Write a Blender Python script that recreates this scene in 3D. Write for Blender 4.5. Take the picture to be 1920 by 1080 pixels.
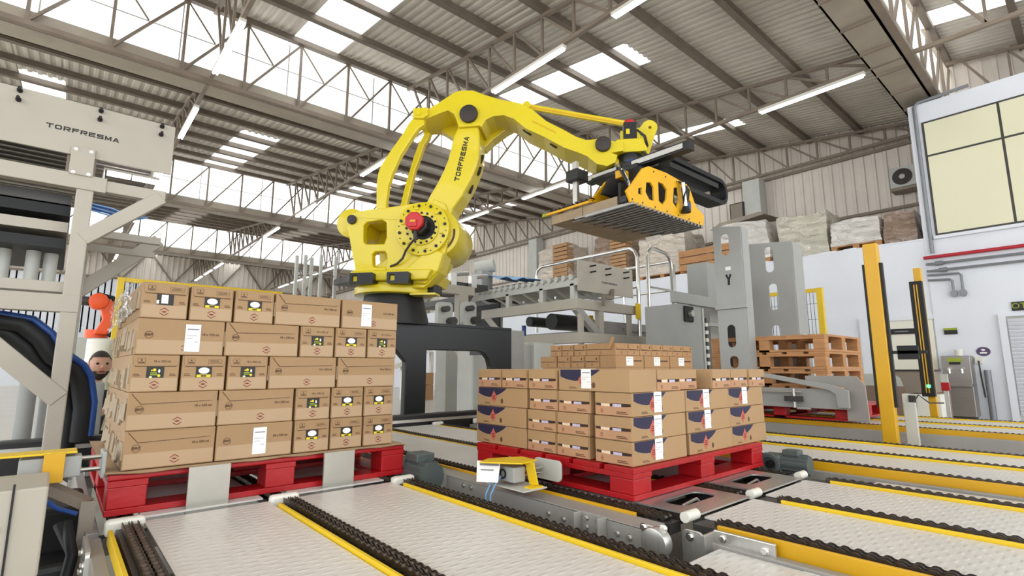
import bpy, bmesh, math, random
from math import sin, cos, pi, radians, atan2, hypot
from mathutils import Vector, Matrix
from mathutils.geometry import tessellate_polygon

for o in list(bpy.data.objects):
    bpy.data.objects.remove(o, do_unlink=True)
SC = bpy.context.scene
COL = SC.collection
rnd = random.Random(7)

# ------------------------------------------------------------------ camera
cam_d = bpy.data.cameras.new('camera')
cam = bpy.data.objects.new('camera', cam_d)
COL.objects.link(cam)
cam_d.sensor_width = 36.0
cam_d.lens = 969.0 / 1920.0 * 36.0
cam_d.clip_end = 300
cam.location = (0, 0, 0.93)
cam.rotation_euler = (radians(90 + 8.84), 0, radians(-41.1))
SC.camera = cam

# ------------------------------------------------------------------ sky, exposure
W = bpy.data.worlds.new('sky')
SC.world = W
W.use_nodes = True
bg = W.node_tree.nodes['Background']
bg.inputs[0].default_value = (0.93, 0.97, 1.0, 1)
bg.inputs[1].default_value = 2.2
SC.view_settings.view_transform = 'Standard'
SC.view_settings.look = 'None'
SC.view_settings.gamma = 1.0
SC.view_settings.use_curve_mapping = False
SC.view_settings.exposure = 0.5
try:
    SC.cycles.use_denoising = True
    SC.cycles.max_bounces = 8
    SC.cycles.diffuse_bounces = 4
    SC.cycles.glossy_bounces = 3
    SC.cycles.transparent_max_bounces = 12
    SC.cycles.sample_clamp_indirect = 6
except Exception:
    pass

# ------------------------------------------------------------------ materials
def lin(c):
    r = []
    for v in c:
        v = v / 255.0
        r.append(v / 12.92 if v <= 0.04045 else ((v + 0.055) / 1.055) ** 2.4)
    return (r[0], r[1], r[2], 1)

def mat(name, rgb, rough=0.5, metal=0.0, var=0.06, scale=6.0, bump=0.0, bscale=40.0, spec=0.5, coat=0.0, stretch=None):
    m = bpy.data.materials.new(name)
    m.use_nodes = True
    nt = m.node_tree
    N, L = nt.nodes, nt.links
    b = N['Principled BSDF']
    b.inputs['Roughness'].default_value = rough
    b.inputs['Metallic'].default_value = metal
    b.inputs['Specular IOR Level'].default_value = spec
    b.inputs['Coat Weight'].default_value = coat
    base = lin(rgb)
    tc = N.new('ShaderNodeTexCoord')
    src = tc.outputs['Object']
    if stretch:
        mp = N.new('ShaderNodeMapping')
        mp.inputs['Scale'].default_value = stretch
        L.new(src, mp.inputs['Vector'])
        src = mp.outputs['Vector']
    nz = N.new('ShaderNodeTexNoise')
    nz.inputs['Scale'].default_value = scale
    nz.inputs['Detail'].default_value = 4
    L.new(src, nz.inputs['Vector'])
    rp = N.new('ShaderNodeValToRGB')
    rp.color_ramp.elements[0].position = 0.3
    rp.color_ramp.elements[1].position = 0.7
    rp.color_ramp.elements[0].color = tuple(v * (1 - var) for v in base[:3]) + (1,)
    rp.color_ramp.elements[1].color = tuple(min(1, v * (1 + var)) for v in base[:3]) + (1,)
    L.new(nz.outputs['Fac'], rp.inputs['Fac'])
    L.new(rp.outputs['Color'], b.inputs['Base Color'])
    if bump > 0:
        n2 = N.new('ShaderNodeTexNoise')
        n2.inputs['Scale'].default_value = bscale
        n2.inputs['Detail'].default_value = 2 if bump < 0.9 else 5
        n2.inputs['Distortion'].default_value = 0 if bump < 0.9 else 1.6
        L.new(src, n2.inputs['Vector'])
        bp = N.new('ShaderNodeBump')
        bp.inputs['Strength'].default_value = bump
        bp.inputs['Distance'].default_value = 0.01 if bump < 0.9 else 0.16
        L.new(n2.outputs['Fac'], bp.inputs['Height'])
        L.new(bp.outputs['Normal'], b.inputs['Normal'])
    return m

def emit(name, rgb, s):
    m = bpy.data.materials.new(name)
    m.use_nodes = True
    b = m.node_tree.nodes['Principled BSDF']
    b.inputs['Base Color'].default_value = lin(rgb)
    b.inputs['Emission Color'].default_value = lin(rgb)
    b.inputs['Emission Strength'].default_value = s
    return m

def mixmat(name, kind, rgb, fac, rough=0.1):
    """clear pane (kind glass), translucent sheet (kind sheet) or wrap film (kind film)"""
    m = bpy.data.materials.new(name)
    m.use_nodes = True
    nt = m.node_tree
    N, L = nt.nodes, nt.links
    out = N['Material Output']
    N.remove(N['Principled BSDF'])
    a = N.new('ShaderNodeBsdfTransparent')
    if kind == 'sheet':
        b = N.new('ShaderNodeBsdfTranslucent')
        b.inputs[0].default_value = lin(rgb)
    else:
        b = N.new('ShaderNodeBsdfGlossy')
        b.inputs['Roughness'].default_value = rough
        b.inputs['Color'].default_value = lin(rgb)
        if kind == 'film':
            tc = N.new('ShaderNodeTexCoord')
            nz = N.new('ShaderNodeTexNoise')
            nz.inputs['Scale'].default_value = 14
            L.new(tc.outputs['Object'], nz.inputs['Vector'])
            bp = N.new('ShaderNodeBump')
            bp.inputs['Strength'].default_value = 0.9
            bp.inputs['Distance'].default_value = 0.05
            L.new(nz.outputs['Fac'], bp.inputs['Height'])
            L.new(bp.outputs['Normal'], b.inputs['Normal'])
    mx = N.new('ShaderNodeMixShader')
    mx.inputs[0].default_value = fac
    L.new(a.outputs[0], mx.inputs[1])
    L.new(b.outputs[0], mx.inputs[2])
    L.new(mx.outputs[0], out.inputs['Surface'])
    return m

def tread_mat(name, rgb):
    """tread plate: rows of small raised lozenges, as fine relief"""
    m = mat(name, rgb, 0.36, 0.12, 0.05, 3)
    nt = m.node_tree
    N, L = nt.nodes, nt.links
    b = N['Principled BSDF']
    tc = N.new('ShaderNodeTexCoord')
    last = None
    for ang, off in ((45, 0.0), (-45, 0.018)):
        mp = N.new('ShaderNodeMapping')
        mp.inputs['Location'].default_value = (off, off, 0)
        mp.inputs['Rotation'].default_value = (0, 0, radians(ang))
        mp.inputs['Scale'].default_value = (16, 40, 0)
        L.new(tc.outputs['Object'], mp.inputs['Vector'])
        vo = N.new('ShaderNodeTexVoronoi')
        vo.inputs['Scale'].default_value = 1.0
        vo.inputs['Randomness'].default_value = 0.0
        L.new(mp.outputs['Vector'], vo.inputs['Vector'])
        r = N.new('ShaderNodeMapRange')
        r.inputs['From Min'].default_value = 0.12
        r.inputs['From Max'].default_value = 0.34
        r.inputs['To Min'].default_value = 1
        r.inputs['To Max'].default_value = 0
        L.new(vo.outputs['Distance'], r.inputs['Value'])
        if last is None:
            last = r.outputs['Result']
    bp = N.new('ShaderNodeBump')
    bp.inputs['Strength'].default_value = 0.55
    bp.inputs['Distance'].default_value = 0.0025
    L.new(last, bp.inputs['Height'])
    L.new(bp.outputs['Normal'], b.inputs['Normal'])
    return m

M = {}
M['floor'] = mat('floor_paint', (205, 200, 188), 0.3, 0, 0.05, 1.2)
M['white_wall'] = mat('white_wall_paint', (226, 228, 234), 0.6, 0, 0.03, 1.5)
M['door'] = mat('door_paint', (232, 228, 212), 0.45, 0, 0.02, 1)
M['cream'] = mat('cream_panel', (226, 221, 190), 0.45, 0, 0.02, 1)
M['wall_sheet'] = mat('wall_cladding', (222, 212, 200), 0.5, 0.0, 0.06, 1.0)
M['roof_sheet'] = mat('galvanised_roofing', (200, 192, 180), 0.45, 0.1, 0.10, 1.2)
M['fork'] = mat('worn_fork_steel', (150, 146, 142), 0.3, 0.7, 0.1, 6)
M['steel'] = mat('painted_truss_steel', (134, 120, 106), 0.55, 0.1, 0.12, 3)
M['gutter'] = mat('gutter_steel', (168, 157, 142), 0.5, 0.2, 0.1, 2)
M['purlin'] = mat('purlin_steel', (116, 104, 92), 0.55, 0.15, 0.12, 3)
M['yellow'] = mat('robot_yellow_paint', (218, 196, 20), 0.32, 0, 0.03, 2, coat=0.3)
M['gyellow'] = mat('gripper_yellow_paint', (230, 172, 6), 0.4, 0, 0.05, 3)
M['ryellow'] = mat('guard_yellow_paint', (212, 160, 10), 0.4, 0, 0.06, 4)
M['lyellow'] = mat('bright_yellow_paint', (228, 190, 20), 0.4, 0, 0.05, 4)
M['red'] = mat('red_plastic', (168, 12, 20), 0.4, 0, 0.12, 5, 0.2, 20)
M['mred'] = mat('motor_red', (196, 26, 32), 0.4, 0, 0.05, 5)
M['black'] = mat('black_paint', (22, 22, 22), 0.4, 0, 0.1, 5)
M['dblack'] = mat('black_rubber', (16, 16, 18), 0.6, 0, 0.1, 8)
M['cap'] = mat('dark_cap_plastic', (52, 44, 40), 0.6, 0, 0.1, 10)
M['dgrey'] = mat('dark_grey_metal', (70, 68, 66), 0.45, 0.4, 0.1, 6)
M['grey'] = mat('grey_machine_paint', (160, 160, 156), 0.45, 0.0, 0.04, 4)
M['beige'] = mat('beige_machine_paint', (176, 168, 154), 0.45, 0, 0.05, 3)
M['lgrey'] = mat('light_grey_paint', (190, 190, 182), 0.45, 0, 0.05, 4)
M['frame'] = mat('conveyor_grey_paint', (158, 154, 148), 0.45, 0.1, 0.08, 4)
M['alu'] = mat('brushed_aluminium', (200, 198, 192), 0.32, 0.8, 0.06, 6, stretch=(1, 20, 1))
M['chrome'] = mat('polished_steel', (215, 212, 206), 0.18, 1.0, 0.04, 6)
M['plate'] = mat('brushed_plate', (176, 172, 162), 0.4, 0.6, 0.12, 4)
M['tread'] = tread_mat('tread_plate', (222, 217, 211))
M['chain'] = mat('oiled_chain_steel', (92, 82, 74), 0.33, 0.8, 0.3, 40)
M['teal'] = mat('gearmotor_grey_green', (84, 94, 92), 0.45, 0.1, 0.1, 8)
M['wplastic'] = mat('white_plastic', (228, 224, 212), 0.4, 0, 0.04, 6)
M['paper'] = mat('white_paper', (238, 236, 232), 0.7, 0, 0.02, 6)
M['print'] = mat('grey_print', (130, 130, 138), 0.7, 0, 0.05, 6)
M['card'] = mat('brown_cardboard', (160, 128, 90), 0.62, 0, 0.04, 3, 0.08, 30)
M['card_low'] = mat('pale_cardboard', (178, 150, 118), 0.7, 0, 0.03, 3)
M['card_dk'] = mat('brown_ink_and_shade', (92, 62, 40), 0.7, 0, 0.05, 5)  # carton print, also the shade line painted under the flaps
M['card_side'] = mat('crumpled_cardboard', (158, 138, 110), 0.6, 0, 0.12, 8, 0.4, 18)
M['card2'] = mat('kraft_cardboard', (170, 136, 96), 0.65, 0, 0.05, 4, 0.08, 30)
M['card2_end'] = mat('kraft_end_print', (182, 138, 102), 0.65, 0, 0.05, 4)
M['card3'] = mat('tan_cardboard', (172, 132, 90), 0.65, 0, 0.06, 4, 0.1, 30)
M['ink_red'] = mat('red_ink', (122, 38, 34), 0.7, 0, 0.1, 10)
M['ink_blue'] = mat('navy_ink', (34, 29, 60), 0.6, 0, 0.08, 8)
M['ink_orange'] = mat('coral_ink', (196, 100, 80), 0.65, 0, 0.08, 8)
M['ink_black'] = mat('black_ink', (26, 22, 18), 0.5, 0, 0.1, 8)
M['ink_yellow'] = mat('yellow_ink', (226, 204, 40), 0.6, 0, 0.05, 8)
M['ink_green'] = mat('lime_ink', (150, 166, 40), 0.6, 0, 0.05, 8)
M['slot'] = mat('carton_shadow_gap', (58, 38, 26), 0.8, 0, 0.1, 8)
M['cream_prod'] = mat('cream_product_wrap', (232, 206, 176), 0.4, 0, 0.1, 60)
M['blue_prod'] = mat('lilac_product_wrap', (196, 186, 206), 0.4, 0, 0.12, 60)
M['wood'] = mat('pine_boards', (180, 130, 84), 0.7, 0, 0.16, 5, 0.15, 30, stretch=(1, 1, 6))
M['wrap'] = mat('wrapped_stock', (212, 198, 180), 0.2, 0, 0.1, 2.2, 1.0, 2.4, spec=0.9, coat=0.5, stretch=(1, 1, 2.2))
M['wrap_br'] = mat('wrapped_brown_stock', (150, 124, 102), 0.2, 0, 0.1, 2.2, 1.0, 2.4, spec=0.9, coat=0.5, stretch=(1, 1, 2.2))
M['wrap_wh'] = mat('wrapped_white_stock', (224, 217, 208), 0.2, 0, 0.1, 2.2, 1.0, 2.4, spec=0.9, coat=0.5, stretch=(1, 1, 2.2))
M['wrap_gn'] = mat('wrapped_sage_stock', (208, 201, 182), 0.2, 0, 0.1, 2.2, 1.0, 2.4, spec=0.9, coat=0.5, stretch=(1, 1, 2.2))
M['brown_wall'] = mat('brown_dado', (136, 112, 98), 0.6, 0, 0.05, 3)
M['taupe'] = mat('taupe_plastic', (132, 120, 106), 0.5, 0, 0.05, 4)
M['pipe'] = mat('grey_conduit', (132, 134, 138), 0.4, 0.3, 0.05, 6)
M['pipe_red'] = mat('red_fire_pipe', (178, 34, 48), 0.4, 0, 0.05, 6)
M['stainless'] = mat('brushed_stainless', (156, 150, 144), 0.32, 0.8, 0.06, 6, stretch=(1, 1, 14))
M['orange'] = mat('orange_paint', (238, 86, 26), 0.4, 0, 0.05, 4)
M['blue'] = mat('blue_hose', (28, 70, 140), 0.4, 0, 0.1, 8)
M['lblue'] = mat('light_blue_cable', (120, 168, 214), 0.4, 0, 0.1, 8)
M['skin'] = mat('skin', (196, 146, 120), 0.5, 0, 0.06, 20)
M['hair'] = mat('dark_hair', (46, 34, 28), 0.7, 0, 0.2, 60)
M['shirt'] = mat('dark_work_shirt', (38, 34, 34), 0.8, 0, 0.1, 30)
M['sage'] = mat('sage_green_box', (168, 168, 120), 0.6, 0, 0.05, 6)
M['violet'] = mat('violet_sign', (84, 62, 100), 0.5, 0, 0.05, 6)
M['tube'] = emit('lit_fluorescent_tube', (248, 250, 255), 9.0)
M['led'] = emit('green_led', (60, 255, 120), 6.0)
M['pane'] = mixmat('window_pane', 'glass', (255, 255, 255), 0.06, 0.05)
M['skylight'] = mixmat('translucent_roof_sheet', 'sheet', (250, 250, 245), 0.5)
M['glaze'] = mixmat('frosted_glazing_sheet', 'sheet', (252, 252, 250), 0.6)
M['film'] = mixmat('stretch_wrap', 'film', (235, 235, 235), 0.28, 0.22)

# ------------------------------------------------------------------ mesh builder
ORI = {}

def ident(a, b, w):
    return Vector((a, b, w))

def frame(o, u, v, w):
    o, u, v, w = Vector(o), Vector(u), Vector(v), Vector(w)
    return lambda a, b, c: o + u * a + v * b + w * c

class MB:
    def __init__(s):
        s.v, s.f, s.mi = [], [], []
        s.cur = 0
    def add(s, vs, fs):
        n = len(s.v)
        s.v += [Vector(p) for p in vs]
        for f in fs:
            s.f.append([i + n for i in f])
            s.mi.append(s.cur)
        return s
    def box(s, x0, x1, y0, y1, z0, z1, F=ident):
        P = [F(x, y, z) for z in (z0, z1) for y in (y0, y1) for x in (x0, x1)]
        return s.add(P, [(0, 2, 3, 1), (4, 5, 7, 6), (0, 1, 5, 4), (2, 6, 7, 3), (0, 4, 6, 2), (1, 3, 7, 5)])
    def bar(s, p0, p1, w, h=None, up=(0, 0, 1)):
        h = w if h is None else h
        p0, p1 = Vector(p0), Vector(p1)
        d = (p1 - p0).normalized()
        u = Vector(up)
        if abs(d.dot(u)) > 0.98:
            u = Vector((1, 0, 0))
        a = d.cross(u).normalized()
        b = a.cross(d)
        P = [p + a * x + b * y for p in (p0, p1) for x, y in ((-w / 2, -h / 2), (w / 2, -h / 2), (w / 2, h / 2), (-w / 2, h / 2))]
        return s.add(P, [(0, 1, 2, 3), (7, 6, 5, 4), (0, 4, 5, 1), (1, 5, 6, 2), (2, 6, 7, 3), (3, 7, 4, 0)])
    def cyl(s, p0, p1, r, n=16, r1=None):
        r1 = r if r1 is None else r1
        p0, p1 = Vector(p0), Vector(p1)
        d = (p1 - p0).normalized()
        u = Vector((0, 0, 1)) if abs(d.z) < 0.95 else Vector((1, 0, 0))
        a = d.cross(u).normalized()
        b = a.cross(d)
        P = []
        for p, q in ((p0, r), (p1, r1)):
            for i in range(n):
                t = 2 * pi * i / n
                P.append(p + a * cos(t) * q + b * sin(t) * q)
        F = [(i, (i + 1) % n, n + (i + 1) % n, n + i) for i in range(n)]
        F += [tuple(range(n - 1, -1, -1)), tuple(range(n, 2 * n))]
        return s.add(P, F)
    def tube(s, path, r, n=8):
        path = [Vector(p) for p in path]
        k = len(path)
        P = []
        pa = None
        for i, p in enumerate(path):
            d = (path[min(i + 1, k - 1)] - path[max(i - 1, 0)]).normalized()
            if pa is None:
                u = Vector((0, 0, 1)) if abs(d.z) < 0.9 else Vector((1, 0, 0))
                a = d.cross(u).normalized()
            else:
                a = (pa - d * pa.dot(d)).normalized()
            pa = a
            b = d.cross(a)
            for j in range(n):
                t = 2 * pi * j / n
                P.append(p + a * cos(t) * r + b * sin(t) * r)
        F = []
        for i in range(k - 1):
            for j in range(n):
                F.append((i * n + j, i * n + (j + 1) % n, (i + 1) * n + (j + 1) % n, (i + 1) * n + j))
        F += [tuple(range(n - 1, -1, -1)), tuple(range((k - 1) * n, k * n))]
        return s.add(P, F)
    def prism(s, outer, F, w0, w1, holes=()):
        def area(p):
            return sum(p[i][0] * p[(i + 1) % len(p)][1] - p[(i + 1) % len(p)][0] * p[i][1] for i in range(len(p)))
        o = list(outer) if area(outer) > 0 else list(outer)[::-1]
        hs = [list(h) if area(h) < 0 else list(h)[::-1] for h in holes]
        loops = [o] + hs
        pts = [p for l in loops for p in l]
        n = len(pts)
        tris = tessellate_polygon([[Vector((p[0], p[1], 0)) for p in l] for l in loops])
        P = [F(p[0], p[1], w0) for p in pts] + [F(p[0], p[1], w1) for p in pts]
        fs = []
        for t in tris:
            a, b, c = (pts[i] for i in t)
            if (b[0] - a[0]) * (c[1] - a[1]) - (b[1] - a[1]) * (c[0] - a[0]) < 0:
                t = (t[0], t[2], t[1])
            fs.append((t[2], t[1], t[0]))
            fs.append((t[0] + n, t[1] + n, t[2] + n))
        k = 0
        for l in loops:
            m = len(l)
            for i in range(m):
                j = (i + 1) % m
                fs.append((k + i, k + j, n + k + j, n + k + i))
            k += m
        return s.add(P, fs)
    def merge(s, verts, faces, F=ident):
        return s.add([F(p[0], p[1], p[2]) for p in verts], faces)

def mesh_from(name, mb, m, bev=0.0, smooth=False, shift=Vector((0, 0, 0)), seg=2):
    me = bpy.data.meshes.new(name)
    me.from_pydata([tuple(p - shift) for p in mb.v], [], mb.f)
    ms = m if isinstance(m, (list, tuple)) else [m]
    for x in ms:
        me.materials.append(x)
    if len(ms) > 1:
        me.polygons.foreach_set('material_index', mb.mi)
    bm = bmesh.new()
    bm.from_mesh(me)
    if bev > 0:
        bmesh.ops.remove_doubles(bm, verts=bm.verts, dist=1e-6)
    bmesh.ops.recalc_face_normals(bm, faces=bm.faces)
    if bev > 0:
        es = [e for e in bm.edges if len(e.link_faces) == 2 and e.calc_face_angle(0) > 0.6]
        bmesh.ops.bevel(bm, geom=es, offset=bev, segments=seg, affect='EDGES', profile=0.5, clamp_overlap=True)
    if smooth:
        for f in bm.faces:
            f.smooth = True
        for e in bm.edges:
            if len(e.link_faces) == 2 and e.calc_face_angle(0) > 0.7:
                e.smooth = False
    bm.to_mesh(me)
    bm.free()
    return me

def tag(o, label=None, cat=None, group=None, kind=None):
    if label: o['label'] = label
    if cat: o['category'] = cat
    if group: o['group'] = group
    if kind: o['kind'] = kind
    return o

def obj(name, mb, m, parent=None, bev=0.0, smooth=False, local=False, label=None, kind=None, seg=2):
    """one mesh object; vertices are world coordinates unless local"""
    if parent is not None:
        sh = Vector((0, 0, 0)) if local else ORI[parent.name]
    else:
        xs = [p.x for p in mb.v]; ys = [p.y for p in mb.v]; zs = [p.z for p in mb.v]
        sh = Vector(((min(xs) + max(xs)) / 2, (min(ys) + max(ys)) / 2, min(zs)))
    o = bpy.data.objects.new(name, mesh_from(name, mb, m, bev, smooth, sh, seg))
    COL.objects.link(o)
    if parent is not None:
        o.parent = parent
        ORI[o.name] = sh
    else:
        o.location = sh
        ORI[o.name] = sh
    if label: o['label'] = label
    if kind: o['kind'] = kind
    return o

def thing(name, label, cat, loc=(0, 0, 0), rz=0.0, group=None, kind=None):
    o = bpy.data.objects.new(name, None)
    o.empty_display_size = 0.1
    COL.objects.link(o)
    o.location = loc
    o.rotation_euler = (0, 0, rz)
    ORI[o.name] = Vector(loc)
    return tag(o, label, cat, group, kind)

def solo(name, mb, m, label, cat, group=None, kind=None, **k):
    return tag(obj(name, mb, m, **k), label, cat, group, kind)

def copy_tree(o, parent=None):
    c = o.copy()
    COL.objects.link(c)
    if parent is not None:
        c.parent = parent
    for ch in list(o.children):
        copy_tree(ch, c)
    return c

def text_geo(txt, size, ext=0.0, bold=0.0):
    cu = bpy.data.curves.new('lettering', 'FONT')
    cu.body = txt
    cu.size = size
    cu.align_x = 'CENTER'
    cu.align_y = 'CENTER'
    cu.resolution_u = 3
    cu.offset = bold
    ob = bpy.data.objects.new('lettering', cu)
    COL.objects.link(ob)
    bpy.context.view_layer.update()
    me = bpy.data.meshes.new_from_object(ob.evaluated_get(bpy.context.evaluated_depsgraph_get()))
    vs = [v.co.copy() for v in me.vertices]
    fs = [list(p.vertices) for p in me.polygons]
    bpy.data.objects.remove(ob)
    bpy.data.meshes.remove(me)
    bpy.data.curves.remove(cu)
    return vs, fs

def lettering(mb, txt, size, F, sx=1.0, w=0.0, bold=0.0):
    vs, fs = text_geo(txt, size, 0, bold)
    return mb.add([F(p.x * sx, p.y, w) for p in vs], fs)

def disc_poly(cx, cy, rx, ry, n=16, a0=0, a1=2 * pi):
    full = abs(a1 - a0 - 2 * pi) < 1e-6
    return [(cx + rx * cos(a0 + (a1 - a0) * i / (n if full else n - 1)), cy + ry * sin(a0 + (a1 - a0) * i / (n if full else n - 1))) for i in range(n)]

def rrect(x0, x1, y0, y1, r, n=4):
    p = []
    for cx, cy, a in ((x1 - r, y1 - r, 0), (x0 + r, y1 - r, pi / 2), (x0 + r, y0 + r, pi), (x1 - r, y0 + r, 1.5 * pi)):
        for i in range(n + 1):
            t = a + pi / 2 * i / n
            p.append((cx + r * cos(t), cy + r * sin(t)))
    return p

XZ = lambda Y: frame((0, Y, 0), (1, 0, 0), (0, 0, 1), (0, -1, 0))     # a=x, b=z, w toward -Y
YZ = lambda X: frame((X, 0, 0), (0, -1, 0), (0, 0, 1), (-1, 0, 0))    # a=-y, b=z, w toward -X

def stroke_word(mb, txt, h, F, cx, cy, w=0.0, sx=1.0):
    """wide sans capitals built from strokes, centred on cx, cy"""
    W_, T, G_ = 1.18, 0.25, 0.26
    x = -(len(txt) * W_ + (len(txt) - 1) * G_) / 2
    P = lambda pts, hs=(): mb.prism([(cx + (x + a) * h * sx, cy + (b - 0.5) * h) for a, b in pts], F, w, w + 0.0012, [[(cx + (x + a) * h * sx, cy + (b - 0.5) * h) for a, b in q] for q in hs])
    R = lambda a, b, c, d: P([(a, c), (b, c), (b, d), (a, d)])
    for ch in txt:
        if ch == 'T':
            R(0, W_, 1 - T, 1); R(W_ / 2 - T / 2, W_ / 2 + T / 2, 0, 1 - T)
        elif ch == 'O':
            P(rrect(0, W_, 0, 1, 0.3), [rrect(T, W_ - T, T, 1 - T, 0.14)])
        elif ch in 'FE':
            R(0, T, 0, 1); R(T, W_, 1 - T, 1); R(T, W_ * 0.88, 0.4, 0.4 + T)
            if ch == 'E': R(T, W_, 0, T)
        elif ch == 'R':
            R(0, T, 0, 1); P([(T, 1), (T, 1 - T), (W_ - T - 0.05, 1 - T), (W_ - T, 0.74), (W_ - T, 0.62), (W_ - T - 0.05, 0.56), (T, 0.56), (T, 0.35), (W_ - 0.12, 0.35), (W_, 0.5), (W_, 0.85), (W_ - 0.14, 1)])
            P([(0.5, 0.35), (0.78, 0.35), (W_, 0), (W_ - 0.3, 0)])
        elif ch == 'S':
            R(0.05, W_, 1 - T, 1); R(0, T, 0.5, 0.9); R(0.05, W_ - 0.05, 0.4, 0.4 + T); R(W_ - T, W_, 0.1, 0.5); R(0, W_ - 0.05, 0, T)
        elif ch == 'M':
            R(0, T, 0, 1); R(W_ - T, W_, 0, 1); P([(T, 1), (T, 0.66), (W_ / 2 - 0.08, 0.1), (W_ / 2 + 0.08, 0.1), (W_ - T, 0.66), (W_ - T, 1), (W_ / 2, 0.42)])
        elif ch == 'A':
            P([(0, 0), (0.25, 0), (W_ / 2, 0.74), (W_ - 0.25, 0), (W_, 0), (W_ / 2 + 0.14, 1), (W_ / 2 - 0.14, 1)]); R(0.3, W_ - 0.3, 0.2, 0.38)
        x += W_ + G_
    return mb

# ------------------------------------------------------------------ building shell
TEETH = [-7.65, 1.75, 11.15, 20.55, 29.95]
SP = 9.4
ZB, SL = 6.95, 0.137
XL, XR = -9.0, 15.5
def roof_z(t): return ZB + SL * t

m = MB(); m.box(-14, 17, -9, 40, -0.2, 0.0)
obj('floor', m, M['floor'], kind='structure')

# roof: corrugated sheets, translucent sheets and purlins for every tooth
SKY = [(-6.0, -5.1), (-1.3, -0.5), (3.25, 4.25), (8.1, 9.05), (12.85, 13.5)]
def corr(x0, x1, t0, t1, pitch=0.17, amp=0.032):
    mb = MB()
    xs = []
    x = x0
    while x < x1 - 1e-6:
        for k, z in ((0, 0), (0.28, 0), (0.42, 1), (0.78, 1), (0.92, 0)):
            if x + k * pitch <= x1:
                xs.append((x + k * pitch, z * amp))
        x += pitch
    xs.append((x1, 0))
    P = []
    for t in (t0, t1):
        P += [(a, t, roof_z(t) + z) for a, z in xs]
    n = len(xs)
    mb.add(P, [(i, i + 1, n + i + 1, n + i) for i in range(n - 1)])
    return mb
segs = []
cx = XL
for a, b in SKY + [(XR, XR)]:
    w = a - cx
    n = max(1, round(w / 1.2))
    for i in range(n):
        segs.append((cx + w * i / n, cx + w * (i + 1) / n, 0.56, SP + 0.15, 's'))
    if b > a:
        segs.append((a, b, 0.56, 4.05, 's'))
        segs.append((a, b, 4.05, SP + 0.15, 'k'))
    cx = b
sheet_me = [(mesh_from('roof_sheet' if s[4] == 's' else 'skylight_sheet', corr(*s[:4]), M['roof_sheet'] if s[4] == 's' else M['skylight']), s[4]) for s in segs]
pm = MB()
pm.box(XL, XR, -0.03, 0.05, -0.13, -0.005)
pm.box(XL, XR, -0.03, 0.09, -0.135, -0.12)
purl_me = mesh_from('purlin', pm, M['purlin'])
for k, y0 in enumerate(TEETH):
    c = thing('ceiling', None, None, (0, y0, 0), kind='structure')
    for me, q in sheet_me:
        o = bpy.data.objects.new(me.name.split('.')[0], me)
        COL.objects.link(o); o.parent = c
    for j in range(8):
        t = 0.62 + 1.245 * j
        o = bpy.data.objects.new('purlin', purl_me)
        COL.objects.link(o); o.parent = c
        o.location = (0, t, roof_z(t))

# gutters and clerestory glazing with its lattice girder
def girder(y, near):
    g = thing('lattice_girder', {1.75: 'steel lattice girder beside the gutter at the top right of the photo',
              11.15: 'long steel lattice girder in front of the bright glazing above the robot',
              20.55: 'steel lattice girder under the second strip of bright roof glazing',
              29.95: 'farthest steel lattice girder below the bright roof glazing'}[y], 'girder', (3, y, 6.5))
    obj('bottom_chord', MB().box(XL, XR, y - 0.06, y + 0.06, 6.53, 6.62), M['steel'], g)
    obj('top_chord', MB().box(XL, XR, y - 0.04, y + 0.04, 8.12, 8.2), M['steel'], g)
    far = MB()
    x = XL + 0.35
    while x < XR - 1:
        d = 1.1
        mems = [((x, y, 6.6), (x, y, 8.14), 0.05), ((x, y, 6.62), (x + d, y, 8.12), 0.045)]
        if near:
            mems.append(((x + d, y, 8.1), (x + d + 0.5, y - 0.1, 7.35), 0.03))
        for a, b, w in mems:
            if near and -3 < x < 12:
                obj('web_bar', MB().bar(a, b, w), M['steel'], g)
            else:
                far.bar(a, b, w)
        x += d
    obj('web_bars', far, M['steel'], g, kind='stuff')
for y in TEETH[1:]:
    girder(y, y in (11.15,))
for k, y in enumerate(TEETH[1:]):
    gt = MB()
    gt.box(XL, XR, y + 0.08, y + 0.62, 6.55, 6.58).box(XL, XR, y + 0.08, y + 0.11, 6.55, 6.86).box(XL, XR, y + 0.59, y + 0.62, 6.55, 6.9)
    obj('trim_%d' % (k + 1), gt, M['gutter'], kind='structure')
    for j in range(14):
        if y == 1.75:
            pass
    w = thing('window_%d' % (k + 1), None, None, (0, y + 0.2, 6.9), kind='structure')
    n = 12
    for i in range(n):
        a = XL + (XR - XL) * i / n
        b = XL + (XR - XL) * (i + 1) / n
        obj('pane', MB().box(a + 0.02, b - 0.02, y + 0.2, y + 0.206, 6.9, 8.14), M['glaze'], w)
    fr = MB().box(XL, XR, y + 0.18, y + 0.22, 6.86, 6.91).box(XL, XR, y + 0.185, y + 0.2, 7.49, 7.51)
    for i in range(n + 1):
        a = XL + (XR - XL) * i / n
        fr.box(a - 0.012, a + 0.012, y + 0.19, y + 0.215, 6.88, 8.14)
    obj('window_frame', fr, M['lgrey'], w)
gut = MB()
for i in range(24):
    gut.box(XL + i * 1.02, XL + i * 1.02 + 0.05, 1.86, 2.34, 6.5, 6.55)
obj('trim_9', gut, M['steel'], kind='structure')

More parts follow.
